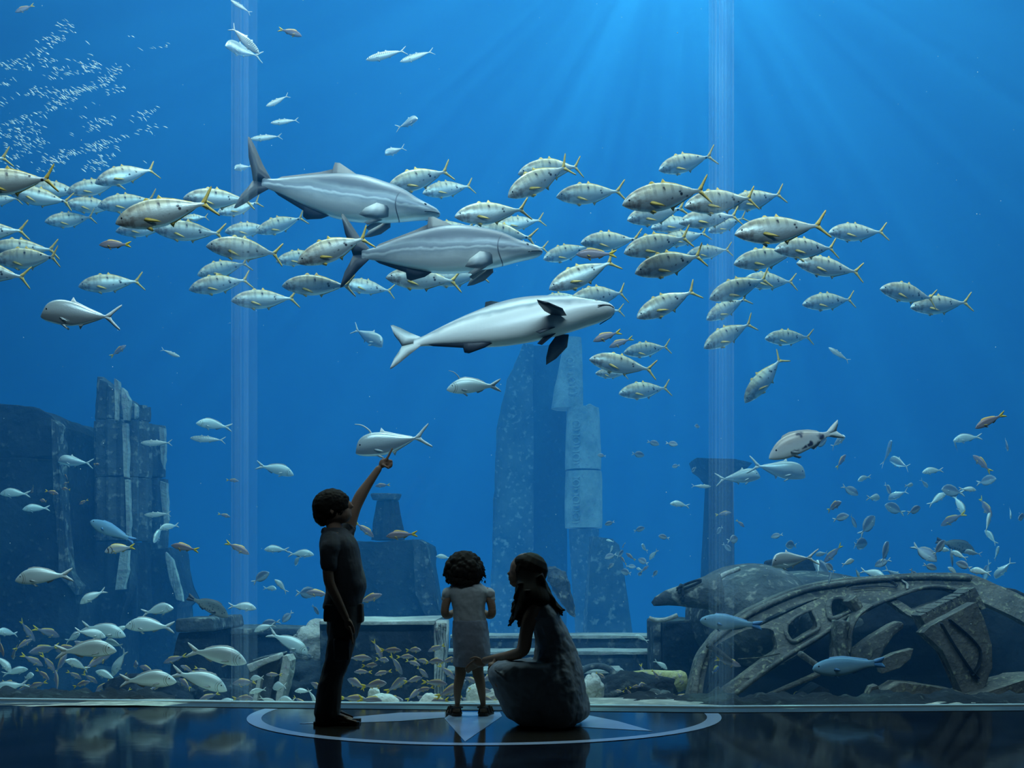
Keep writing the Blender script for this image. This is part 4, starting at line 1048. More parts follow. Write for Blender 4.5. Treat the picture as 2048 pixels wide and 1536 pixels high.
m_eye = plain('fish_eye', (0.01, 0.01, 0.015), 0.15)
m_fin_y = plain('yellow_fin', (0.72, 0.50, 0.10), 0.5)
m_fin_g = plain('grey_fin', (0.30, 0.33, 0.36), 0.5)
m_fin_s = plain('silver_fin', (0.62, 0.68, 0.70), 0.45)
m_fin_d = plain('dark_fin', (0.05, 0.06, 0.085), 0.5)
m_fin_b = plain('blue_fin', (0.10, 0.30, 0.62), 0.5)
m_fin_c = plain('cobia_side_fin', (0.40, 0.44, 0.48), 0.5)
m_fin_r = plain('rusty_fin', (0.40, 0.16, 0.10), 0.5)
m_fin_yy = plain('bright_yellow_fin', (0.72, 0.55, 0.05), 0.5)
m_fin_p = m_fin_y
MF = {
 'trevally': fishmat('trevally_skin', (0.66, 0.62, 0.44), (0.62, 0.68, 0.66), (0.66, 0.74, 0.76), bars=(10, .42, (0.20, 0.20, 0.20), .0), spots=(13, .27, (0.03, 0.035, 0.05), -.05), metal=.1, shine=.8, face=(.22, .17, .15)),
 'cobia': fishmat('cobia_skin', (0.16, 0.19, 0.24), (0.34, 0.40, 0.46), (0.86, 0.90, 0.92), -.05, -.015, .05, metal=.1, rg=.42, shine=.55, line=[(.285, .004, (.14, .16, .20))], stops=((.46, (.62, .68, .72)), (.54, (.24, .28, .34)), (.68, (.28, .33, .38)), (.76, (.36, .42, .47)))),
 'pale_cobia': fishmat('pale_cobia_skin', (0.26, 0.30, 0.36), (0.34, 0.40, 0.46), (0.95, 0.97, 0.97), -.05, .015, .07, metal=.1, rg=.42, stops=((.36, (.95, .97, .97)), (.62, (.28, .34, .40)), (.74, (.58, .64, .68)))),
 'bream': fishmat('bream_skin', (0.64, 0.76, 0.76), (0.76, 0.91, 0.90), (0.84, 0.96, 0.96), line=[(.335, .007, (.25, .27, .22)), (.30, .004, (.3, .32, .28))]),
 'snapper': fishmat('snapper_skin', (0.26, 0.19, 0.19), (0.23, 0.22, 0.29), (0.33, 0.35, 0.45), metal=.2),
 'parrot': fishmat('parrotfish_skin', (0.10, 0.30, 0.50), (0.20, 0.42, 0.62), (0.28, 0.50, 0.66), metal=.05, rg=.5),
 'surgeon': fishmat('surgeon_skin', (0.16, 0.22, 0.32), (0.22, 0.28, 0.38), (0.5, 0.6, 0.66), metal=.2),
 'jack': fishmat('jack_skin', (0.50, 0.58, 0.60), (0.60, 0.68, 0.72), (0.70, 0.78, 0.82), metal=.25, rg=.3, shine=.85),
 'grouper': fishmat('grouper_skin', (0.07, 0.10, 0.11), (0.14, 0.18, 0.18), (0.28, 0.30, 0.28), spots=(16, .3, (0.03, 0.04, 0.05), -.2), metal=.0, rg=.7),
 'mackerel': fishmat('mackerel_skin', (0.30, 0.38, 0.38), (0.72, 0.78, 0.76), (0.82, 0.88, 0.90), bars=(22, .8, (0.06, 0.09, 0.10), -.01)),
 'spotted': fishmat('spotted_skin', (0.50, 0.45, 0.42), (0.62, 0.62, 0.64), (0.78, 0.82, 0.84), spots=(9, .46, (0.04, 0.05, 0.10), -.08), metal=.1),
 'banded': fishmat('banded_skin', (0.62, 0.56, 0.40), (0.56, 0.62, 0.70), (0.72, 0.78, 0.80), line=[(.36, .022, (.02, .03, .05)), (.24, .016, (.03, .04, .06))]),
 'tang': fishmat('tang_skin', (0.85, 0.68, 0.10), (0.04, 0.12, 0.34), (0.04, 0.10, 0.30), -.1, .02, .11, metal=0),
}
# profiles: station along the body (0 nose .. 1 tail tips), top, bottom, half width
BODY = {
 'trevally': [(0,0.000,-0.005,.004),(.015,0.025,-0.018,.014),(.05,0.059,-0.041,.028),(.10,0.093,-0.068,.042),(.18,0.127,-0.097,.054),(.27,0.147,-0.120,.060),(.36,0.154,-0.131,.062),(.46,0.145,-0.129,.056),(.56,0.122,-0.108,.046),(.66,0.086,-0.075,.032),(.75,0.047,-0.041,.020),(.82,0.024,-0.021,.012),(.865,0.020,-0.020,.007),(.885,0.018,-0.018,.003)],
 'cobia': [(0,0.004,-0.006,.012),(.02,0.020,-0.022,.034),(.06,0.034,-0.034,.050),(.12,0.056,-0.048,.062),(.20,0.093,-0.070,.072),(.30,0.116,-0.091,.078),(.40,0.130,-0.104,.076),(.50,0.123,-0.104,.070),(.60,0.100,-0.089,.058),(.70,0.072,-0.064,.042),(.78,0.046,-0.042,.028),(.84,0.028,-0.028,.016),(.875,0.026,-0.026,.008),(.89,0.024,-0.024,.003)],
 'bream': [(0,-.030,-.040,.006),(.02,.004,-.056,.020),(.06,.046,-.076,.036),(.12,.096,-.096,.050),(.20,.140,-.112,.060),(.30,.162,-.118,.064),(.40,.160,-.112,.060),(.50,.140,-.100,.052),(.60,.104,-.080,.040),(.68,.070,-.056,.028),(.75,.042,-.038,.018),(.80,.034,-.034,.012),(.83,.034,-.034,.005)],
 'snapper': [(0,-.015,-.022,.006),(.02,.012,-.036,.018),(.07,.050,-.060,.034),(.14,.088,-.086,.046),(.24,.120,-.106,.054),(.36,.128,-.110,.054),(.48,.112,-.098,.046),(.60,.080,-.072,.034),(.70,.048,-.044,.022),(.78,.032,-.030,.014),(.82,.032,-.030,.005)],
 'parrot': [(0,-.005,-.015,.012),(.02,.034,-.044,.034),(.06,.062,-.072,.048),(.14,.096,-.104,.062),(.25,.118,-.128,.070),(.38,.118,-.126,.070),(.50,.100,-.106,.060),(.62,.072,-.074,.044),(.72,.052,-.052,.030),(.80,.044,-.044,.018),(.84,.044,-.044,.006)],
 'surgeon': [(0,-.030,-.036,.006),(.03,.020,-.060,.022),(.09,.100,-.110,.038),(.18,.165,-.155,.046),(.30,.200,-.190,.048),(.44,.200,-.190,.044),(.58,.160,-.150,.034),(.68,.100,-.094,.022),(.76,.040,-.038,.014),(.81,.030,-.030,.005)],
 'jack': [(0,-.050,-.060,.006),(.015,.000,-.076,.016),(.05,.080,-.096,.028),(.10,.130,-.112,.038),(.18,.162,-.128,.046),(.28,.168,-.142,.048),(.38,.150,-.140,.046),(.48,.118,-.118,.038),(.58,.080,-.084,.028),(.68,.044,-.048,.018),(.76,.022,-.024,.011),(.82,.016,-.016,.004)],
 'mackerel': [(0,0,-.004,.004),(.03,.026,-.026,.020),(.10,.056,-.058,.036),(.20,.078,-.084,.044),(.34,.088,-.096,.048),(.48,.080,-.086,.042),(.62,.056,-.058,.030),(.74,.030,-.030,.018),(.83,.014,-.014,.009),(.87,.012,-.012,.004)],
}
BODY['pale_cobia'] = BODY['cobia']; BODY['grouper'] = BODY['bream']; BODY['spotted'] = BODY['bream']
BODY['banded'] = BODY['bream']; BODY['tang'] = BODY['surgeon']
# fins: caudal (root x, fork x, tip x, tip z up, tip z down, blade), dorsal/anal as outline lists of (x, z-offset from body edge)
TAIL = {
 'trevally': (.865, .905, 1.0, .150, -.150), 'cobia': (.86, .935, 1.0, .215, -.160), 'pale_cobia': (.86, .945, 1.0, .160, -.130),
 'bream': (.80, .885, 1.0, .120, -.120), 'snapper': (.79, .90, 1.0, .10, -.10), 'parrot': (.80, .95, 1.0, .075, -.075),
 'surgeon': (.79, .90, 1.0, .13, -.13), 'jack': (.80, .865, 1.0, .155, -.155), 'grouper': (.80, .965, .985, .08, -.08),
 'mackerel': (.85, .90, 1.0, .105, -.105), 'spotted': (.80, .93, 1.0, .125, -.115), 'banded': (.80, .90, 1.0, .10, -.10), 'tang': (.79, .93, 1.0, .10, -.10)}
DORS = {
 'trevally': [[(.30,-.01),(.34,.022),(.36,.020),(.40,-.01)],[(.44,-.01),(.475,.040),(.50,.012),(.60,.010),(.76,.006),(.80,-.004)]],
 'cobia': [[(.40,-.015),(.46,.020),(.53,.062),(.555,.066),(.56,.030),(.62,.018),(.80,.010),(.83,-.004)]],
 'bream': [[(.20,-.02),(.25,.022),(.34,.026),(.46,.022),(.58,.026),(.68,.018),(.72,-.006)]],
 'snapper': [[(.22,-.02),(.27,.030),(.36,.032),(.48,.024),(.60,.026),(.68,.014),(.70,-.006)]],
 'parrot': [[(.20,-.02),(.24,.016),(.40,.020),(.60,.020),(.74,.016),(.76,-.006)]],
 'surgeon': [[(.16,-.02),(.24,.022),(.44,.040),(.62,.050),(.71,.030),(.74,-.006)]],
 'jack': [[(.34,-.02),(.375,.060),(.41,.020),(.56,.012),(.74,.008),(.77,-.004)]],
 'mackerel': [[(.28,-.01),(.32,.030),(.38,-.01)],[(.46,-.01),(.49,.034),(.54,.010),(.78,.008),(.81,-.003)]]}
ANAL = {
 'trevally': [[(.50,-.01),(.53,.046),(.555,.012),(.76,.006),(.80,-.004)]],
 'cobia': [[(.52,-.015),(.57,.030),(.64,.062),(.66,.056),(.665,.026),(.80,.010),(.83,-.004)]],
 'bream': [[(.52,-.02),(.56,.030),(.64,.020),(.70,-.006)]], 'snapper': [[(.52,-.02),(.56,.034),(.64,.018),(.69,-.006)]],
 'parrot': [[(.50,-.02),(.53,.020),(.68,.020),(.75,-.006)]], 'surgeon': [[(.34,-.02),(.42,.024),(.62,.046),(.71,.024),(.74,-.006)]],
 'jack': [[(.46,-.02),(.49,.060),(.52,.018),(.72,.008),(.77,-.004)]], 'mackerel': [[(.52,-.01),(.55,.034),(.59,.010),(.78,.006),(.81,-.003)]]}
for d_ in (DORS, ANAL):
    d_['pale_cobia'] = d_['cobia']; d_['grouper'] = d_['bream']; d_['spotted'] = d_['bream']; d_['banded'] = d_['bream']; d_['tang'] = d_['surgeon']
#        pectoral: x, z, length, width, splay out, droop ; pelvic x, length
PECT = {'trevally': (.245, -.02, .21, .036, .18, -.42), 'cobia': (.235, -.050, .17, .075, .50, -.50), 'pale_cobia': (.225, -.055, .17, .080, .95, -.20),
        'bream': (.26, -.04, .14, .035, .22, -.3), 'snapper': (.25, -.035, .13, .03, .3, -.35), 'parrot': (.24, -.02, .12, .045, .35, -.3),
        'surgeon': (.22, -.03, .12, .03, .3, -.2), 'jack': (.23, -.05, .15, .026, .2, -.4), 'grouper': (.26, -.04, .12, .05, .4, -.3),
        'mackerel': (.22, -.01, .10, .022, .25, -.2), 'spotted': (.26, -.05, .13, .04, .3, -.5), 'banded': (.26, -.04, .12, .03, .3, -.3), 'tang': (.22, -.03, .12, .03, .3, -.2)}
#        fin materials: caudal, dorsal, pectoral
FINM = {'trevally': (m_fin_y, m_fin_y, m_fin_y), 'cobia': (m_fin_d, m_fin_d, m_fin_c), 'pale_cobia': (m_fin_s, m_fin_d, m_fin_d),
        'bream': (m_fin_s, m_fin_g, m_fin_s), 'snapper': (m_fin_yy, m_fin_y, m_fin_y), 'parrot': (m_fin_b, m_fin_b, m_fin_b),
        'surgeon': (m_fin_s, m_fin_g, m_fin_s), 'jack': (m_fin_s, m_fin_s, m_fin_s), 'grouper': (m_fin_d, m_fin_d, m_fin_d),
        'mackerel': (m_fin_s, m_fin_s, m_fin_s), 'spotted': (m_fin_s, m_fin_g, m_fin_g), 'banded': (m_fin_yy, m_fin_y, m_fin_y), 'tang': (m_fin_s, m_fin_yy, m_fin_yy)}

def edge(body, s, which):
    for a, b in zip(body, body[1:]):
        if a[0] <= s <= b[0]:
            return a[which] + (b[which] - a[which]) * (s - a[0]) / (b[0] - a[0])
    return body[-1][which]

def fish_mesh(kind, bend=0.0, filament=False, fine=False):
    body = BODY[kind]
    bm = bmesh.new()
    prof = spline(body, 4 if fine else 2)
    n = 36 if fine else 14
    rings = []
    for (s, tp, bt, hw) in prof:
        cz = (tp + bt) / 2; h = (tp - bt) / 2
        r = []
        for k in range(n):
            a = 2 * math.pi * k / n
            c, sn = math.cos(a), math.sin(a)
            y = hw * math.copysign(abs(c) ** .85, c)
            if sn < 0: y *= 1.0 + .12 * sn * (0 if 'cobia' in kind else 1)
            r.append(bm.verts.new((.5 - s, y, cz + h * sn)))
        rings.append(r)
    for a, b in zip(rings, rings[1:]):
        for k in range(n): bm.faces.new((a[k], a[(k + 1) % n], b[(k + 1) % n], b[k]))
    bm.faces.new(rings[0]); bm.faces.new(rings[-1][::-1])
    # gill cover edge: a shallow step just behind the head
    def plate(pts, mat, t=.0045, y0=0.0):
        """thin fin with a rounded edge, thicker at its root"""
        nn = len(pts)
        cx = sum(p[0] for p in pts) / nn; cz_ = sum(p[1] for p in pts) / nn
        rim = [bm.verts.new((.5 - p[0], y0, p[1])) for p in pts]
        c1 = bm.verts.new((.5 - cx, y0 + t, cz_)); c2 = bm.verts.new((.5 - cx, y0 - t, cz_))
        for i in range(nn):
            j = (i + 1) % nn
            f1 = bm.faces.new((rim[i], rim[j], c1)); f2 = bm.faces.new((rim[j], rim[i], c2))
            f1.material_index = f2.material_index = mat
    x0, xf, xt, zu, zd = TAIL[kind]
    hr = abs(body[-1][1]) * 1.0 + .004
    def lobe(zt):
        s_ = 1 if zt > 0 else -1
        z = abs(zt)
        w_ = .62 if kind in ('cobia', 'pale_cobia', 'bream', 'snapper', 'banded', 'spotted', 'parrot', 'grouper', 'surgeon', 'tang') else .40
        front = [(x0 - .02, s_ * hr * .6), (x0 + (xt - x0) * .30, s_ * (hr + (z - hr) * .34)), (x0 + (xt - x0) * .66, s_ * (hr + (z - hr) * .74)), (xt - .012, s_ * z * .985), (xt, s_ * z)]
        back = [(xt - .006, s_ * z * .84), (xf + (xt - xf) * (.66 if w_ > .5 else .54), s_ * z * .52), (xf + (xt - xf) * (.24 if w_ > .5 else .16), s_ * z * .22), (xf, 0)]
        pts = front + back + [(x0 - .02, 0)]
        nn = len(front)
        # strip between the leading and the trailing edge
        fr = [bm.verts.new((.5 - p[0], 0, p[1])) for p in front]
        bk = back[::-1] + []
        bk = [(x0 - .02, -s_ * .001)] + bk
        bkv = []
        for i in range(nn):
            t_ = i / (nn - 1) * (len(bk) - 1); i0 = min(int(t_), len(bk) - 2); ft = t_ - i0
            bkv.append((bk[i0][0] + (bk[i0 + 1][0] - bk[i0][0]) * ft, bk[i0][1] + (bk[i0 + 1][1] - bk[i0][1]) * ft))
        bv = [bm.verts.new((.5 - p[0], 0, p[1])) for p in bkv]
        mid = [((front[i][0] + bkv[i][0]) / 2, (front[i][1] + bkv[i][1]) / 2) for i in range(nn)]
        tt = [.0075 * (1 - .75 * i / (nn - 1)) for i in range(nn)]
        m1 = [bm.verts.new((.5 - p[0], t, p[1])) for p, t in zip(mid, tt)]
        m2 = [bm.verts.new((.5 - p[0], -t, p[1])) for p, t in zip(mid, tt)]
        for i in range(nn - 1):
            for quad in ((fr[i], fr[i + 1], m1[i + 1], m1[i]), (m1[i], m1[i + 1], bv[i + 1], bv[i]),
                         (fr[i + 1], fr[i], m2[i], m2[i + 1]), (m2[i + 1], m2[i], bv[i], bv[i + 1])):
                f = bm.faces.new(quad); f.material_index = 1
    lobe(zu); lobe(zd)
    for (table, which, s_) in ((DORS, 1, 1), (ANAL, 2, -1)):
        for ol in table[kind]:
            top = [(x, edge(body, x, which) + s_ * z) for x, z in ol]
            base = [(x, edge(body, x, which) - s_ * .012) for x in (ol[-1][0], (ol[0][0] + ol[-1][0]) / 2, ol[0][0])]
            # strip
            nn = len(top)
            for sgn in (1, -1):
                pass
            tv = [bm.verts.new((.5 - p[0], 0, p[1])) for p in top]
            b1 = [bm.verts.new((.5 - p[0], .005, edge(body, p[0], which) - s_ * .012)) for p in top]
            b2 = [bm.verts.new((.5 - p[0], -.005, edge(body, p[0], which) - s_ * .012)) for p in top]
            for i in range(nn - 1):
                f1 = bm.faces.new((tv[i], tv[i + 1], b1[i + 1], b1[i])); f2 = bm.faces.new((tv[i + 1], tv[i], b2[i], b2[i + 1]))
                f1.material_index = f2.material_index = 2
    if filament:
        tube(bm, [(.5 - x, 0, z) for x, z in spline([(.24, .13), (.22, .20), (.14, .28), (.05, .31)], 5)], [.012 * (1 - i / 17) + .003 for i in range(16)], 5, 2)
    px_, pz, pl, pw, splay, droop = PECT[kind]
    for sd in (1, -1):
        y = edge(body, px_, 3) * (.60 if kind == 'pale_cobia' else .80)
        O = Vector((.5 - px_, sd * y, pz))
        D = Vector((-math.cos(splay), sd * math.sin(splay), 0)); D = (D + Vector((0, 0, droop))).normalized()
        U = Vector((0, 0, 1)) if kind != 'pale_cobia' else Vector((1, 0, .25 * sd)); U = (U - D * U.dot(D)).normalized(); Nn = D.cross(U) * .003
        ol = [(0, .30), (.35, .62), (.75, .38), (1, .02), (.8, -.22), (.45, -.45), (.1, -.36)]
        rim = [bm.verts.new(O + D * pl * a + U * pw * b_) for a, b_ in ol]
        c = O + D * pl * .45 + U * pw * .05
        c1 = bm.verts.new(c + Nn); c2 = bm.verts.new(c - Nn)
        for i in range(len(rim)):
            j = (i + 1) % len(rim)
            f1 = bm.faces.new((rim[i], rim[j], c1)); f2 = bm.faces.new((rim[j], rim[i], c2)); f1.material_index = f2.material_index = 3
        # pelvic fin
        O = Vector((.5 - px_ - .03, sd * .012, edge(body, px_ + .03, 2) + .012))
        l2 = .09 if kind in ('bream', 'snapper', 'jack', 'spotted', 'grouper', 'cobia', 'pale_cobia') else .06
        tip = O + Vector((-l2 * .85, sd * .02, -l2 * .62))
        q = [O + Vector((.012, 0, 0)), tip + Vector((.006, 0, 0)), tip + Vector((-.012, 0, .012)), O + Vector((-.03, 0, .004))]
        a_ = [bm.verts.new(p + Vector((0, .002, 0))) for p in q]; b_ = [bm.verts.new(p - Vector((0, .002, 0))) for p in q]
        for fc in ([a_[0], a_[1], a_[2], a_[3]], [b_[3], b_[2], b_[1], b_[0]], [a_[0], b_[0], b_[1], a_[1]], [a_[2], b_[2], b_[3], a_[3]], [a_[1], b_[1], b_[2], a_[2]]):
            f = bm.faces.new(fc); f.material_index = 3
        if 'cobia' in kind:
            tube(bm, [(.5 - x, sd * edge(body, x, 3) * 1.0, z) for x, z in ((.004, -.006), (.02, -.009), (.045, -.014), (.07, -.022))], .0022, 5, 4)
        # eye
        ex = .075 if kind not in ('bream', 'grouper', 'spotted', 'banded') else .11
        ez = edge(body, ex, 1) * .42 + edge(body, ex, 2) * .08
        ey = edge(body, ex, 3) * .90
        e = bmesh.ops.create_uvsphere(bm, u_segments=8, v_segments=6, radius=.0125 if 'cobia' not in kind else .009)
        bmesh.ops.transform(bm, matrix=Matrix.Translation((.5 - ex, sd * ey, ez)) @ Matrix.Diagonal((1, .45, 1, 1)), verts=e['verts'])
        for f in {f for v in e['verts'] for f in v.link_faces}: f.material_index = 4
    for v in bm.verts:      # swimming bend, strongest at the tail
        s = .5 - v.co.x
        q = max(0.0, s - .28)
        v.co.y += bend * q * q * 1.9
        v.co.x += abs(bend) * q * q * .55
    bmesh.ops.recalc_face_normals(bm, faces=bm.faces)
    me = bpy.data.meshes.new(kind); bm.to_mesh(me); bm.free()
    for m in (MF[kind], *FINM[kind], m_eye): me.materials.append(m)
    for p in me.polygons: p.use_smooth = True
    return me

_fm = {}
def get_mesh(kind, bend, filament=False):
    fine = 'cobia' in kind
    k = (kind, round(bend, 2), filament)
    if k not in _fm: _fm[k] = fish_mesh(kind, bend, filament, fine)
    return _fm[k]

REALLEN = {'trevally': .62, 'cobia': 1.55, 'pale_cobia': 1.55, 'bream': .43, 'snapper': .22, 'parrot': .46, 'surgeon': .24, 'jack': .60,
           'grouper': .55, 'mackerel': .40, 'spotted': .60, 'banded': .26, 'tang': .17}
NAMES = {'trevally': 'golden_trevally', 'cobia': 'cobia', 'pale_cobia': 'cobia', 'bream': 'sea_bream', 'snapper': 'snapper', 'parrot': 'parrotfish',
         'surgeon': 'reef_fish', 'jack': 'silver_jack', 'grouper': 'grouper', 'mackerel': 'mackerel', 'spotted': 'sweetlips', 'banded': 'banded_bream', 'tang': 'surgeonfish'}
placed = []
def put(kind, nx_, ny_, tx_, ty_, phi=0.0, roll=0.0, bend=0.0, d=None, label=None, group=None, filament=False, crowd=False):
    """Fish with its nose and its tail fork at the given columns and rows; phi turns the nose towards the viewer (degrees)."""
    ph = math.radians(phi)
    frac = .89
    px = math.hypot(nx_ - tx_, ny_ - ty_)
    L0 = REALLEN[kind]
    d0 = F * frac * L0 * math.cos(ph) / px if d is None else d
    cx, cyy = (nx_ + tx_) / 2, (ny_ + ty_) / 2
    best = d0
    if not crowd and d is None:      # keep swimming room between neighbours
        for k in range(0, 24):
            off = (k + 1) // 2 * .22 * (1 if k % 2 else -1)
            dd = d0 + off
            if dd < 8.45: continue
            ok = True
            for (qx, qy, qd, qp) in placed:
                if abs(dd - qd) < .26 and math.hypot((cx - qx), (cyy - qy) * 1.9) < (px + qp) * .5:
                    ok = False; break
            if ok: best = dd; break
        d0 = best
    d0 = max(d0, 8.4)
    if d is None: d0 = min(d0, 12.5 if cyy < 1150 else 10.6)
    Ls = px * d0 / (F * frac * math.cos(ph))
    placed.append((cx, cyy, d0, px))
    u = Vector((nx_ - tx_, 0, -(ny_ - ty_))).normalized()
    fwd = (u * math.cos(ph) + Vector((0, -1, 0)) * math.sin(ph)).normalized()
    up = Vector((0, 0, 1)); up = (up - fwd * up.dot(fwd)).normalized()
    if roll: up = Matrix.Rotation(math.radians(roll), 3, fwd) @ up
    yv = up.cross(fwd)
    R = Matrix((fwd, yv, up)).transposed()
    # centre of the mesh sits at half length; the fork is at .89
    mid = P(cx, cyy, d0) - fwd * (.5 - frac / 2) * Ls
    o = bpy.data.objects.new(NAMES[kind], get_mesh(kind, bend, filament)); COL.objects.link(o)
    o.matrix_world = Matrix.Translation(mid) @ R.to_4x4() @ Matrix.Scale(Ls, 4)
    tag(o, label, 'fish', group)
    return o
# ------------------------------------------------------------------ the three cobias
put('cobia', 880, 428, 522, 372, 0, -8, -.06, d=9.55, label='uppermost of the three cobias, pale grey with a swept-up tail and raised back fin')
put('cobia', 1085, 503, 716, 503, 0, -6, .06, d=8.95, label='middle cobia, darker grey-blue back and dark forked tail, nose among the trevallies')
put('pale_cobia', 1228, 622, 818, 672, 4, -38, .05, d=8.6, label='lowest cobia, rolled to show its white belly with both dark side fins spread')

# ------------------------------------------------------------------ the school of golden trevallies: nose x,y  tail x,y  turn bend  label
TREV = '''
-115,338,4,312,0,0|trevally at the left edge with only its raised tail in view, highest there
-62,378,92,353,8,1|pale trevally entering at the left edge below the lone raised tail
22,388,130,402,10,1|trevally near the left edge whose dark curved tail crosses the one behind it
60,379,158,380,0,0|trevally near the left edge half hidden above the one with the dark curved tail
-45,405,34,396,0,0|lowest of the overlapped trevallies at the left edge, only its yellow tail showing clearly
138,390,232,362,6,0|trevally just left of and behind the dark-spotted one, upper left
195,372,301,328,4,-1|dark-spotted trevally with the tallest raised tail, upper left of the school
136,415,228,408,12,0|small trevally in the left school with a fin raised above its back
200,418,303,396,6,1|brownish trevally left of centre in the left school, tail turned edge-on
97,450,178,432,16,2|trevally at the underside of the left school, alone, its tail turned away
236,452,406,402,0,0|longest trevally of the left school, tail high and widely spread
234,466,330,452,0,0|trevally tucked under the longest one of the left school
312,465,433,462,6,0|trevally with a yellow tail hanging down, lower edge of the left school
370,402,492,396,4,0|trevally just left of the upper cobia's tail
365,440,411,432,0,0|small trevally whose short tail shows between the two long ones, left of the upper cobia
438,432,512,404,12,1|trevally just behind the tail of the upper cobia
452,468,537,452,6,0|trevally under the upper cobia's tail, yellow tail fork
515,470,600,432,8,1|dotted trevally under the belly of the upper cobia, tail hidden
415,496,553,502,0,-1|striped trevally with a bright yellow tail curving forward, left of the middle cobia
400,556,485,522,14,2|trevally below the striped one with yellow tail, upper of the pair
382,584,489,555,6,0|lowest trevally left of the middle cobia, tail raised
160,576,272,559,0,0|single trevally swimming under the left school, above the large silver jack
-85,470,38,458,0,0|trevally at the left edge with only a pale yellow tail, second down
-20,503,100,496,4,0|trevally at the left edge, its tail just touching the next one
-12,522,116,515,-8,1|dark-tailed trevally at the left edge, dotted back
-92,538,40,551,0,0|lowest trevally at the left edge, tail in view
466,606,582,594,6,0|barred trevally at the underside of the school, lowest left of the middle cobia
565,574,694,570,-4,0|trevally under the middle cobia's tail, long pale fin line along its belly
686,572,780,577,4,0|bright sunlit trevally just below the middle cobia's tail
555,528,640,505,10,1|trevally half hidden at the left of the big shaded one, behind the middle cobia
597,530,728,472,0,0|large shaded trevally left of the middle cobia, its tail above the cobia's back
773,560,906,558,4,0|trevally under the middle cobia, brown face in the cobia's shade
852,564,962,548,8,1|trevally behind the belly of the middle cobia, only lower fins showing
775,382,893,338,0,0|trevally above the upper cobia's head, tail highest
846,392,940,366,6,0|small trevally right of the one above the upper cobia's head
842,468,944,452,6,1|trevally behind the back fin of the middle cobia
1016,400,1134,326,4,0|steeply climbing dotted trevally at the top centre of the school
1036,352,1162,326,0,-1|trevally behind the steeply climbing dotted one
1112,398,1238,380,0,0|lone pale trevally right of the top centre pair
910,440,1044,416,6,0|trevally above the middle cobia's back, tail raised
992,456,1080,438,0,0|dotted trevally above the middle cobia's head, wide yellow tail
944,462,1060,474,8,1|trevally directly over the nape of the middle cobia
1002,500,1088,494,0,0|trevally whose tail crosses the snout of the middle cobia
1086,524,1172,490,12,2|trevally just right of the middle cobia's snout
1160,492,1272,476,8,1|trevally above the small dark snapper
1098,582,1222,524,0,0|trevally climbing under the small dark snapper, striped flank
1136,608,1254,578,4,-1|trevally above the head of the belly-up cobia
1076,612,1160,590,10,0|trevally tucked behind the one above the belly-up cobia's head
1160,628,1240,620,0,0|trevally hidden behind the snout of the belly-up cobia, tail showing
1272,640,1386,580,4,0|steeply climbing trevally right of the belly-up cobia
1315,348,1418,308,10,1|topmost trevally of the school, alone by the right glass joint
1243,415,1410,374,0,0|long trevally left of the right glass joint, under the topmost one
1366,420,1508,388,4,0|trevally crossing the right glass joint, top row
1452,418,1562,384,6,0|trevally at the right end of the top row
1252,448,1362,414,12,1|shaded trevally under the long one, left of the joint
1300,462,1396,436,8,0|trevally with a brightly lit fin in the thick of the school left of the joint
1356,450,1474,426,0,0|trevally whose tail is just right of the joint, second row
1414,468,1482,436,10,2|trevally behind the second row crossing the joint
1466,474,1640,450,0,0|largest trevally right of the joint, pale back and broad tail
1653,470,1766,462,4,0|trevally at the right end of the second row, nose by the largest one's tail
1246,512,1372,470,6,0|trevally with a long yellow side fin, third row left of the joint
1268,552,1404,506,4,0|trevally below the one with long yellow side fin
1372,512,1456,498,0,0|faint trevally fading across the joint, third row
1318,490,1408,466,10,1|trevally squeezed between the third row fish, tail near the joint
1465,532,1590,505,0,1|trevally with strong dark bars right of the joint
1545,505,1672,490,4,0|trevally behind and above the strongly barred one
1590,530,1716,541,0,0|trevally diving slightly left, right of the strongly barred one
1416,602,1532,555,4,0|trevally with yellow side fin crossing the joint, fourth row
1482,566,1586,560,6,0|trevally behind the fourth row one crossing the joint
1410,644,1488,596,12,1|small steep trevally on the joint, fifth row
1405,700,1500,645,8,0|steep trevally below the small one on the joint
1602,612,1706,596,0,0|striped trevally below the slightly diving one, right of the joint
1755,582,1872,592,4,0|left fish of the pair at the far right end of the school
1817,618,1934,604,0,0|right fish of the pair at the far right end of the school
1527,680,1620,672,4,0|barred trevally under the right half of the school
1490,806,1562,718,-10,0|trevally diving head down beside the right glass joint
1177,722,1300,738,4,0|trevally right of the belly-up cobia's spread fin
1246,708,1336,692,0,0|trevally behind and right of the one by the spread fin
1190,748,1250,748,0,0|faint small trevally under the two beside the obelisk's tip
1236,790,1336,773,4,0|lowest trevally of the school, right of the stone obelisk'''
for i, row in enumerate(TREV.strip().split('\n')):
    nums, lab = row.split('|')
    a = [float(v) for v in nums.split(',')]
    rnd = random.Random(i * 13 + 5)
    bnd = {0: rnd.choice([.06, -.06, .0]), 1: .16, -1: -.16, 2: .34}[int(a[5])]
    put('trevally', a[0], a[1], a[2], a[3], a[4] + 10, rnd.uniform(-10, 10), bnd, label=lab, group='golden trevallies schooling to the left')

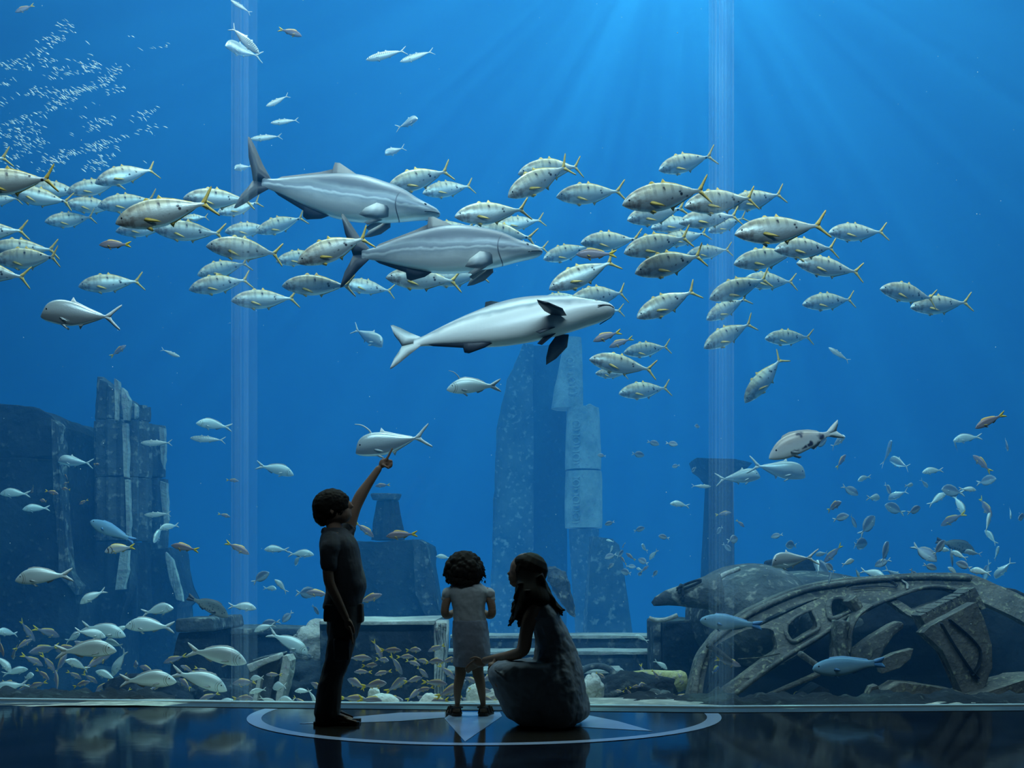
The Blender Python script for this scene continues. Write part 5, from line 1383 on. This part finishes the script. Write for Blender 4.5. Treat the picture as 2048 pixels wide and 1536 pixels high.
# ------------------------------------------------------------------ other fish one can point at: kind nose tail turn roll bend
ONE = '''
jack|82,624,230,636,0,0,.06|large silver jack with a dark smudge on its side, under the left school
snapper|198,489,258,490,0,0,0|small reddish fish swimming beneath the left school
jack|768,692,706,655,20,0,0|pale blue jack facing right and down, behind the belly-up cobia's tail
bream*|893,776,992,772,0,0,0|grey bream trailing a long back fin, below the belly-up cobia
jack*|710,898,848,874,0,0,0|large steep-browed jack just above the boy's pointing finger
bream|588,948,520,932,0,0,0|faint bream facing right, left of the boy's raised hand
snapper|478,962,454,960,0,0,0|tiny fish left of the boy's raised arm, above the orange one
snapper|461,1034,438,1028,0,0,0|tiny orange-tailed fish left of the boy's head
bream|395,846,455,854,20,0,.1|upper of two small fish left of the left joint, fin raised on its back
mackerel|380,876,444,880,0,0,0|lower, slimmer of the two small fish near the left joint
mackerel|281,886,340,886,0,0,0|slim pale fish crossing the broken fluted column
jack|118,920,178,926,10,0,0|pale angular jack between the left ruin and the fluted column
bream|0,986,54,988,0,0,0|bright bream at the left edge in front of the ruin wall
bream|48,1018,92,1016,20,0,0|small bream right of the bright one at the left edge
parrot|181,1042,264,1080,0,0,0|blue parrotfish heading down the fluted column
banded|209,1102,266,1094,0,0,0|bream with two black head bars and a yellow tail
bream|314,1084,318,1056,60,0,0|white front-on bream, lower of the bright pair at the second column
bream|322,1058,352,1050,40,0,0|white bream turned towards the glass, upper of the bright pair at the second column
mackerel|288,1030,338,1028,0,0,0|faint bluish fish across the second column
snapper|342,1090,394,1100,0,0,0|brownish-red slender fish right of the second column
snapper|499,1108,454,1086,0,0,0|bluish fish facing down right, near the left joint
bream|529,1098,573,1100,10,0,0|pale bream facing left, left of the boy's shoulder
bream|628,1108,580,1108,0,0,0|faint bream facing right at the boy's back
bream|30,1158,133,1150,0,0,0|bright bream facing left over the dark ruin foot
bream|161,1206,206,1182,10,0,0|dull grey bream tilted nose down by the ruin's foot
bream|350,1214,288,1226,20,0,0|lilac bream facing right above the bright pair nose to nose
grouper|458,1232,380,1196,0,0,0|dark mottled grouper sinking to the right
bream|513,1216,462,1212,0,0,0|faint round bream right of the grouper
bream|252,1270,168,1254,0,0,0|bright bream facing right, nose touching the one that faces left
bream|250,1250,342,1254,0,0,0|bright bream facing left, nose touching the one that faces right
bream|233,1298,124,1303,0,0,0|bright bream facing right, leftmost of the lower bright ones
bream|494,1322,382,1302,0,0,0|brightest bream, facing right, nearest the left joint
bream|618,1307,542,1268,0,0,0|bright bream diving right towards the boy's legs
bream|353,1360,247,1362,0,0,0|yellowish bream facing right, just above the tank's bottom edge
bream|455,1378,354,1345,0,0,0|pale bream facing right, right of the yellowish one by the bottom edge
bream|591,1396,508,1384,0,0,0|pale blue bream facing right, left of the boy's ankles
bream|473,1402,424,1412,10,0,0|dim bream low down between two bright ones
bream|508,1262,548,1250,0,0,0|dim bream whose body shows behind the diving bright one
bream|-18,1382,50,1368,0,0,0|dull bream at the lower left edge
parrot|1400,1240,1512,1250,0,0,0|pale blue parrotfish in front of the wreck's upper frame
parrot|1625,1337,1760,1326,0,0,0|deep blue parrotfish in front of the wreck's dark openings
spotted|1536,912,1672,862,0,0,0|large pale fish with dark blotches climbing right, right of the joint
jack|1612,948,1508,930,0,0,0|dark-bodied jack facing right beneath the blotched fish
jack|1519,950,1440,958,10,0,0|pale jack facing right on the right glass joint
mackerel|1422,973,1386,972,0,0,0|short bright fish at the dark pillar
bream|1340,1006,1376,1012,0,0,0|small bright striped fish left of the dark pillar
jack|1538,1126,1620,1114,30,0,.3|jack seen from behind with a bright upright tail, over the wreck
snapper|1482,1332,1434,1318,0,0,0|yellow-finned fish inside the wreck's left frame
tang|1608,1386,1582,1392,0,0,0|small blue surgeonfish with a yellow back, under the wreck's beams
tang|1436,1332,1426,1346,50,0,0|tiny blue and yellow fish beneath the yellow-finned one
mackerel|1657,695,1696,720,0,0,0|lone small silvery fish diving right of the school
snapper|1152,508,1226,509,0,0,0|small dark snapper with yellow tail inside the school
snapper|1186,682,1238,664,0,0,0|reddish snapper under the belly-up cobia's head, upper of two
snapper|1218,694,1262,678,0,0,0|reddish snapper under the belly-up cobia's head, lower of two
grouper|1952,1104,1880,1082,0,0,0|dark grouper hovering high above the wreck's right end
mackerel|1268,1100,1240,1262,0,0,0|x
snapper|700,1188,764,1196,0,0,0|x
mackerel|520,110,462,52,10,0,0|slender pale fish diving to the right at the top left, over a bright one
jack|456,98,512,104,40,0,0|bright fish below the slender diving one, top left
snapper|604,72,560,58,0,0,0|small red-tailed fish at the top, right of the diving pair
mackerel|732,120,806,100,0,0,0|left one of two spotted fish near the top centre
mackerel|800,124,862,102,0,0,0|right one of two spotted fish near the top centre
mackerel|534,216,572,190,20,0,0|pale fish climbing right, upper of three small ones near the left joint
mackerel|542,248,592,238,10,0,0|barred fish, middle of three small ones near the left joint
mackerel|502,280,558,270,10,0,0|barred fish, lowest of three small ones near the left joint
jack|836,240,796,252,30,0,0|small pale fish turned towards the glass at the upper centre
jack|770,310,806,294,20,0,0|small pale fish above the upper cobia's back
snapper|30,24,66,12,0,0,0|reddish fish at the top left corner
mackerel|462,2,498,22,10,0,0|faint fish at the top edge on the left joint
jack|470,340,500,330,30,0,0|faint fish at the tip of the upper cobia's tail
snapper|750,972,778,970,0,0,0|small fish under the boy's pointing hand
snapper|748,1074,712,1046,0,0,0|pale fish diving beside the boy's chest
snapper|772,1072,830,1068,0,0,0|brownish fish resting on top of the stone pedestal
bream|872,1112,900,1116,0,0,0|faint bream left of the girl's hair
snapper|764,1188,716,1206,0,0,0|pinkish fish right of the boy's belly
snapper|612,1184,660,1190,0,0,0|faint fish at the boy's elbow
snapper|252,690,224,712,0,0,0|small reddish fish in open water under the large silver jack
mackerel|360,714,326,700,0,0,0|faint small fish in open water left of the left joint
snapper|1950,856,2004,830,0,0,0|slim fish with a raised reddish tail at the upper right of the reef fish
bream|1906,880,1958,874,0,0,0|pale fish under the slim reddish-tailed one at right
bream|1844,944,1884,940,0,0,0|bright white small bream in the middle of the right cluster
surgeon|1778,988,1776,968,50,0,0|ragged bright white fish left of the right cluster
snapper|1290,1362,1282,1330,0,0,0|yellowish fish upright by the fallen column
bream|1335,1338,1310,1322,0,0,0|orange-finned fish over the end of the fallen column
bream|1250,1320,1306,1330,0,0,0|x
bream|1270,1270,1294,1282,0,0,0|striped small fish before the stone steps
bream|720,1368,682,1352,20,0,0|pale yellow-eyed bream right behind the boy's legs
bream|744,1372,700,1376,0,0,0|round lilac bream near the sand right of the boy's legs'''
for i, row in enumerate(ONE.strip().split('\n')):
    k, nums, lab = row.split('|')
    if lab == 'x': continue
    a = [float(v) for v in nums.split(',')]
    fil = k.endswith('*'); k = k.rstrip('*')
    o = put(k, a[0], a[1], a[2], a[3], a[4], a[5], a[6] if a[6] else random.Random(i).choice([.07, -.07]), label=lab, filament=fil, d=9.0 if 'seen from behind' in lab else None)

# ------------------------------------------------------------------ small fish told apart by nothing: shared labels, one per swarm
def swarm(n, region, kinds, lens, label, group, seed, face=None, dmin=8.5, dmax=10.5, up=0.25, steep=.5, L=None):
    rnd = random.Random(seed)
    done = []
    tries = 0
    while len(done) < n and tries < n * 40:
        tries += 1
        x = rnd.uniform(region[0], region[2]); y = region[1] + (region[3] - region[1]) * (rnd.random() ** up if up < 1 else rnd.random())
        ln = rnd.uniform(*lens)
        if any(math.hypot(x - q[0], y - q[1]) < (ln + q[2]) * .30 for q in done): continue
        done.append((x, y, ln))
        s = rnd.choice([-1, 1]) if face is None else (face if rnd.random() < .75 else -face)
        ang = rnd.gauss(0, steep)
        k = rnd.choice(kinds)
        ph = rnd.uniform(-55, 60)
        dx, dy = math.cos(ang) * s, math.sin(ang)
        ln2 = ln * math.cos(math.radians(ph)) ** .6
        d = rnd.uniform(dmin, dmax)
        put(k, x + dx * ln2 / 2, y + dy * ln2 / 2, x - dx * ln2 / 2, y - dy * ln2 / 2, ph, rnd.uniform(-15, 15), rnd.choice([-.1, 0, .1]),
            d=d, label=label, group=group, crowd=True)

swarm(46, (706, 1296, 902, 1406), ['snapper'], (30, 58), 'small yellow-tailed snapper in the dense swarm over the sand by the stone block', 'snappers crowding before the stone block', 11, face=1, dmin=8.4, dmax=9.8, up=.7)
swarm(40, (0, 1262, 240, 1404), ['snapper', 'snapper', 'bream'], (30, 62), 'small dusky snapper in the shaded swarm at the lower left', 'shaded snappers at the lower left', 12, dmin=9.6, dmax=11.4, up=.8)
swarm(16, (240, 1290, 420, 1404), ['snapper'], (26, 50), 'small dusky snapper behind the bright breams low on the left', 'dusky snappers behind the bright breams', 13, dmin=9.8, dmax=11.2)
swarm(12, (470, 1320, 640, 1404), ['snapper', 'bream'], (28, 52), 'small greyish fish over the sand between the broken drum and the boy', 'greyish fish left of the boy', 14, face=-1, dmin=8.8, dmax=9.8)
swarm(10, (870, 1330, 985, 1404), ['snapper'], (24, 44), 'small snapper seen low between the stone block and the woman', 'snappers around the girl\'s legs', 15, dmin=8.5, dmax=9.3)
swarm(10, (1195, 1316, 1370, 1400), ['snapper'], (18, 34), 'tiny yellow-finned fish around the fallen column', 'yellow-finned fish by the fallen column', 16, dmin=8.5, dmax=9.6)
swarm(46, (1640, 880, 2046, 1150), ['surgeon', 'bream', 'bream', 'jack', 'surgeon', 'snapper'], (20, 52), 'small pale reef fish in the loose cloud above the wreck at right', 'reef fish above the wreck', 17, dmin=10.5, dmax=13.5, up=.8, steep=.9)
swarm(20, (1630, 1060, 1960, 1180), ['surgeon', 'bream'], (22, 36), 'bright little fish hanging just over the wreck\'s upper beam', 'bright fish close over the wreck beam', 18, dmin=9.6, dmax=10.6, steep=1.2)
swarm(20, (1206, 940, 1330, 1150), ['surgeon', 'snapper', 'bream'], (12, 26), 'tiny fish drifting right of the tall obelisk', 'tiny fish right of the obelisk', 19, dmin=12, dmax=14, steep=.9)
swarm(7, (1400, 990, 1600, 1100), ['surgeon', 'snapper'], (18, 36), 'small faint fish between the dark pillar and the reef fish cloud', 'faint fish by the dark pillar', 20, dmin=12, dmax=14)
swarm(9, (520, 1010, 640, 1270), ['surgeon', 'bream'], (20, 44), 'faint small fish in open water behind the boy\'s back', 'faint fish behind the boy', 21, face=-1, dmin=11, dmax=13.5)
swarm(8, (60, 800, 200, 1010), ['snapper'], (14, 28), 'tiny reddish fish around the left ruin wall', 'tiny fish at the left ruin', 22, dmin=10, dmax=11.5)
swarm(8, (560, 1220, 640, 1340), ['surgeon', 'bream'], (14, 30), 'tiny fish among the rocks behind the boy\'s knees', 'tiny fish among the rocks', 23, dmin=10.4, dmax=11.4)
swarm(7, (1180, 760, 1420, 940), ['surgeon'], (14, 28), 'tiny pale fish in open water near the obelisk\'s upper part', 'tiny fish near the obelisk top', 24, dmin=12, dmax=14)

# ------------------------------------------------------------------ glittering cloud of minute silvery flecks at the upper left
bm = bmesh.new(); rnd = random.Random(5)
k = 0
while k < 900:
    x = rnd.uniform(-30, 340); y = rnd.uniform(40, 345)
    dens = noise.noise((x * .012, y * .05 + x * .015, 1.0)) * 1.6 + .30 - max(0, x - 130) / 260 - max(0, 95 - y) / 60
    if rnd.random() > dens: continue
    k += 1
    d = rnd.uniform(12.0, 15.0)
    p = P(x, y, d)
    l = rnd.uniform(.014, .036); a = rnd.gauss(.6, .2)
    D = Vector((math.cos(a), rnd.uniform(-.3, .3), -math.sin(a) * .8)).normalized()
    tube(bm, [p - D * l, p - D * l * .2, p + D * l * .5, p + D * l], [.001, .006, .005, .001], 4, cap=False)
m_fleck = plain('fleck_silver', (0.9, 0.95, 0.95), 0.25, 0.2)  # plain silver for the short flecks and the specks
tag(link('fleck_cloud', bm, m_fleck), 'glittering cloud of minute silvery flecks at the upper left above the school', 'silver_flecks', kind='stuff')

# ------------------------------------------------------------------ drifting specks
bm = bmesh.new(); rnd = random.Random(77)
for k in range(260):
    x, y, d = rnd.uniform(-20, 2070), rnd.uniform(-10, 1340), rnd.uniform(8.3, 14)
    p = P(x, y, d); r_ = rnd.choice([.0022, .003, .003, .0045]) 
    v = [bm.verts.new(p + Vector(q) * r_) for q in ((1, 0, 0), (0, 1, 0), (-1, 0, 0), (0, -1, 0), (0, 0, 1.2), (0, 0, -1.2))]
    for i in range(4):
        bm.faces.new((v[i], v[(i + 1) % 4], v[4])); bm.faces.new((v[(i + 1) % 4], v[i], v[5]))
tag(link('drifting_specks', bm, m_fleck), 'tiny pale specks drifting in the water all through the tank', 'specks', kind='stuff')
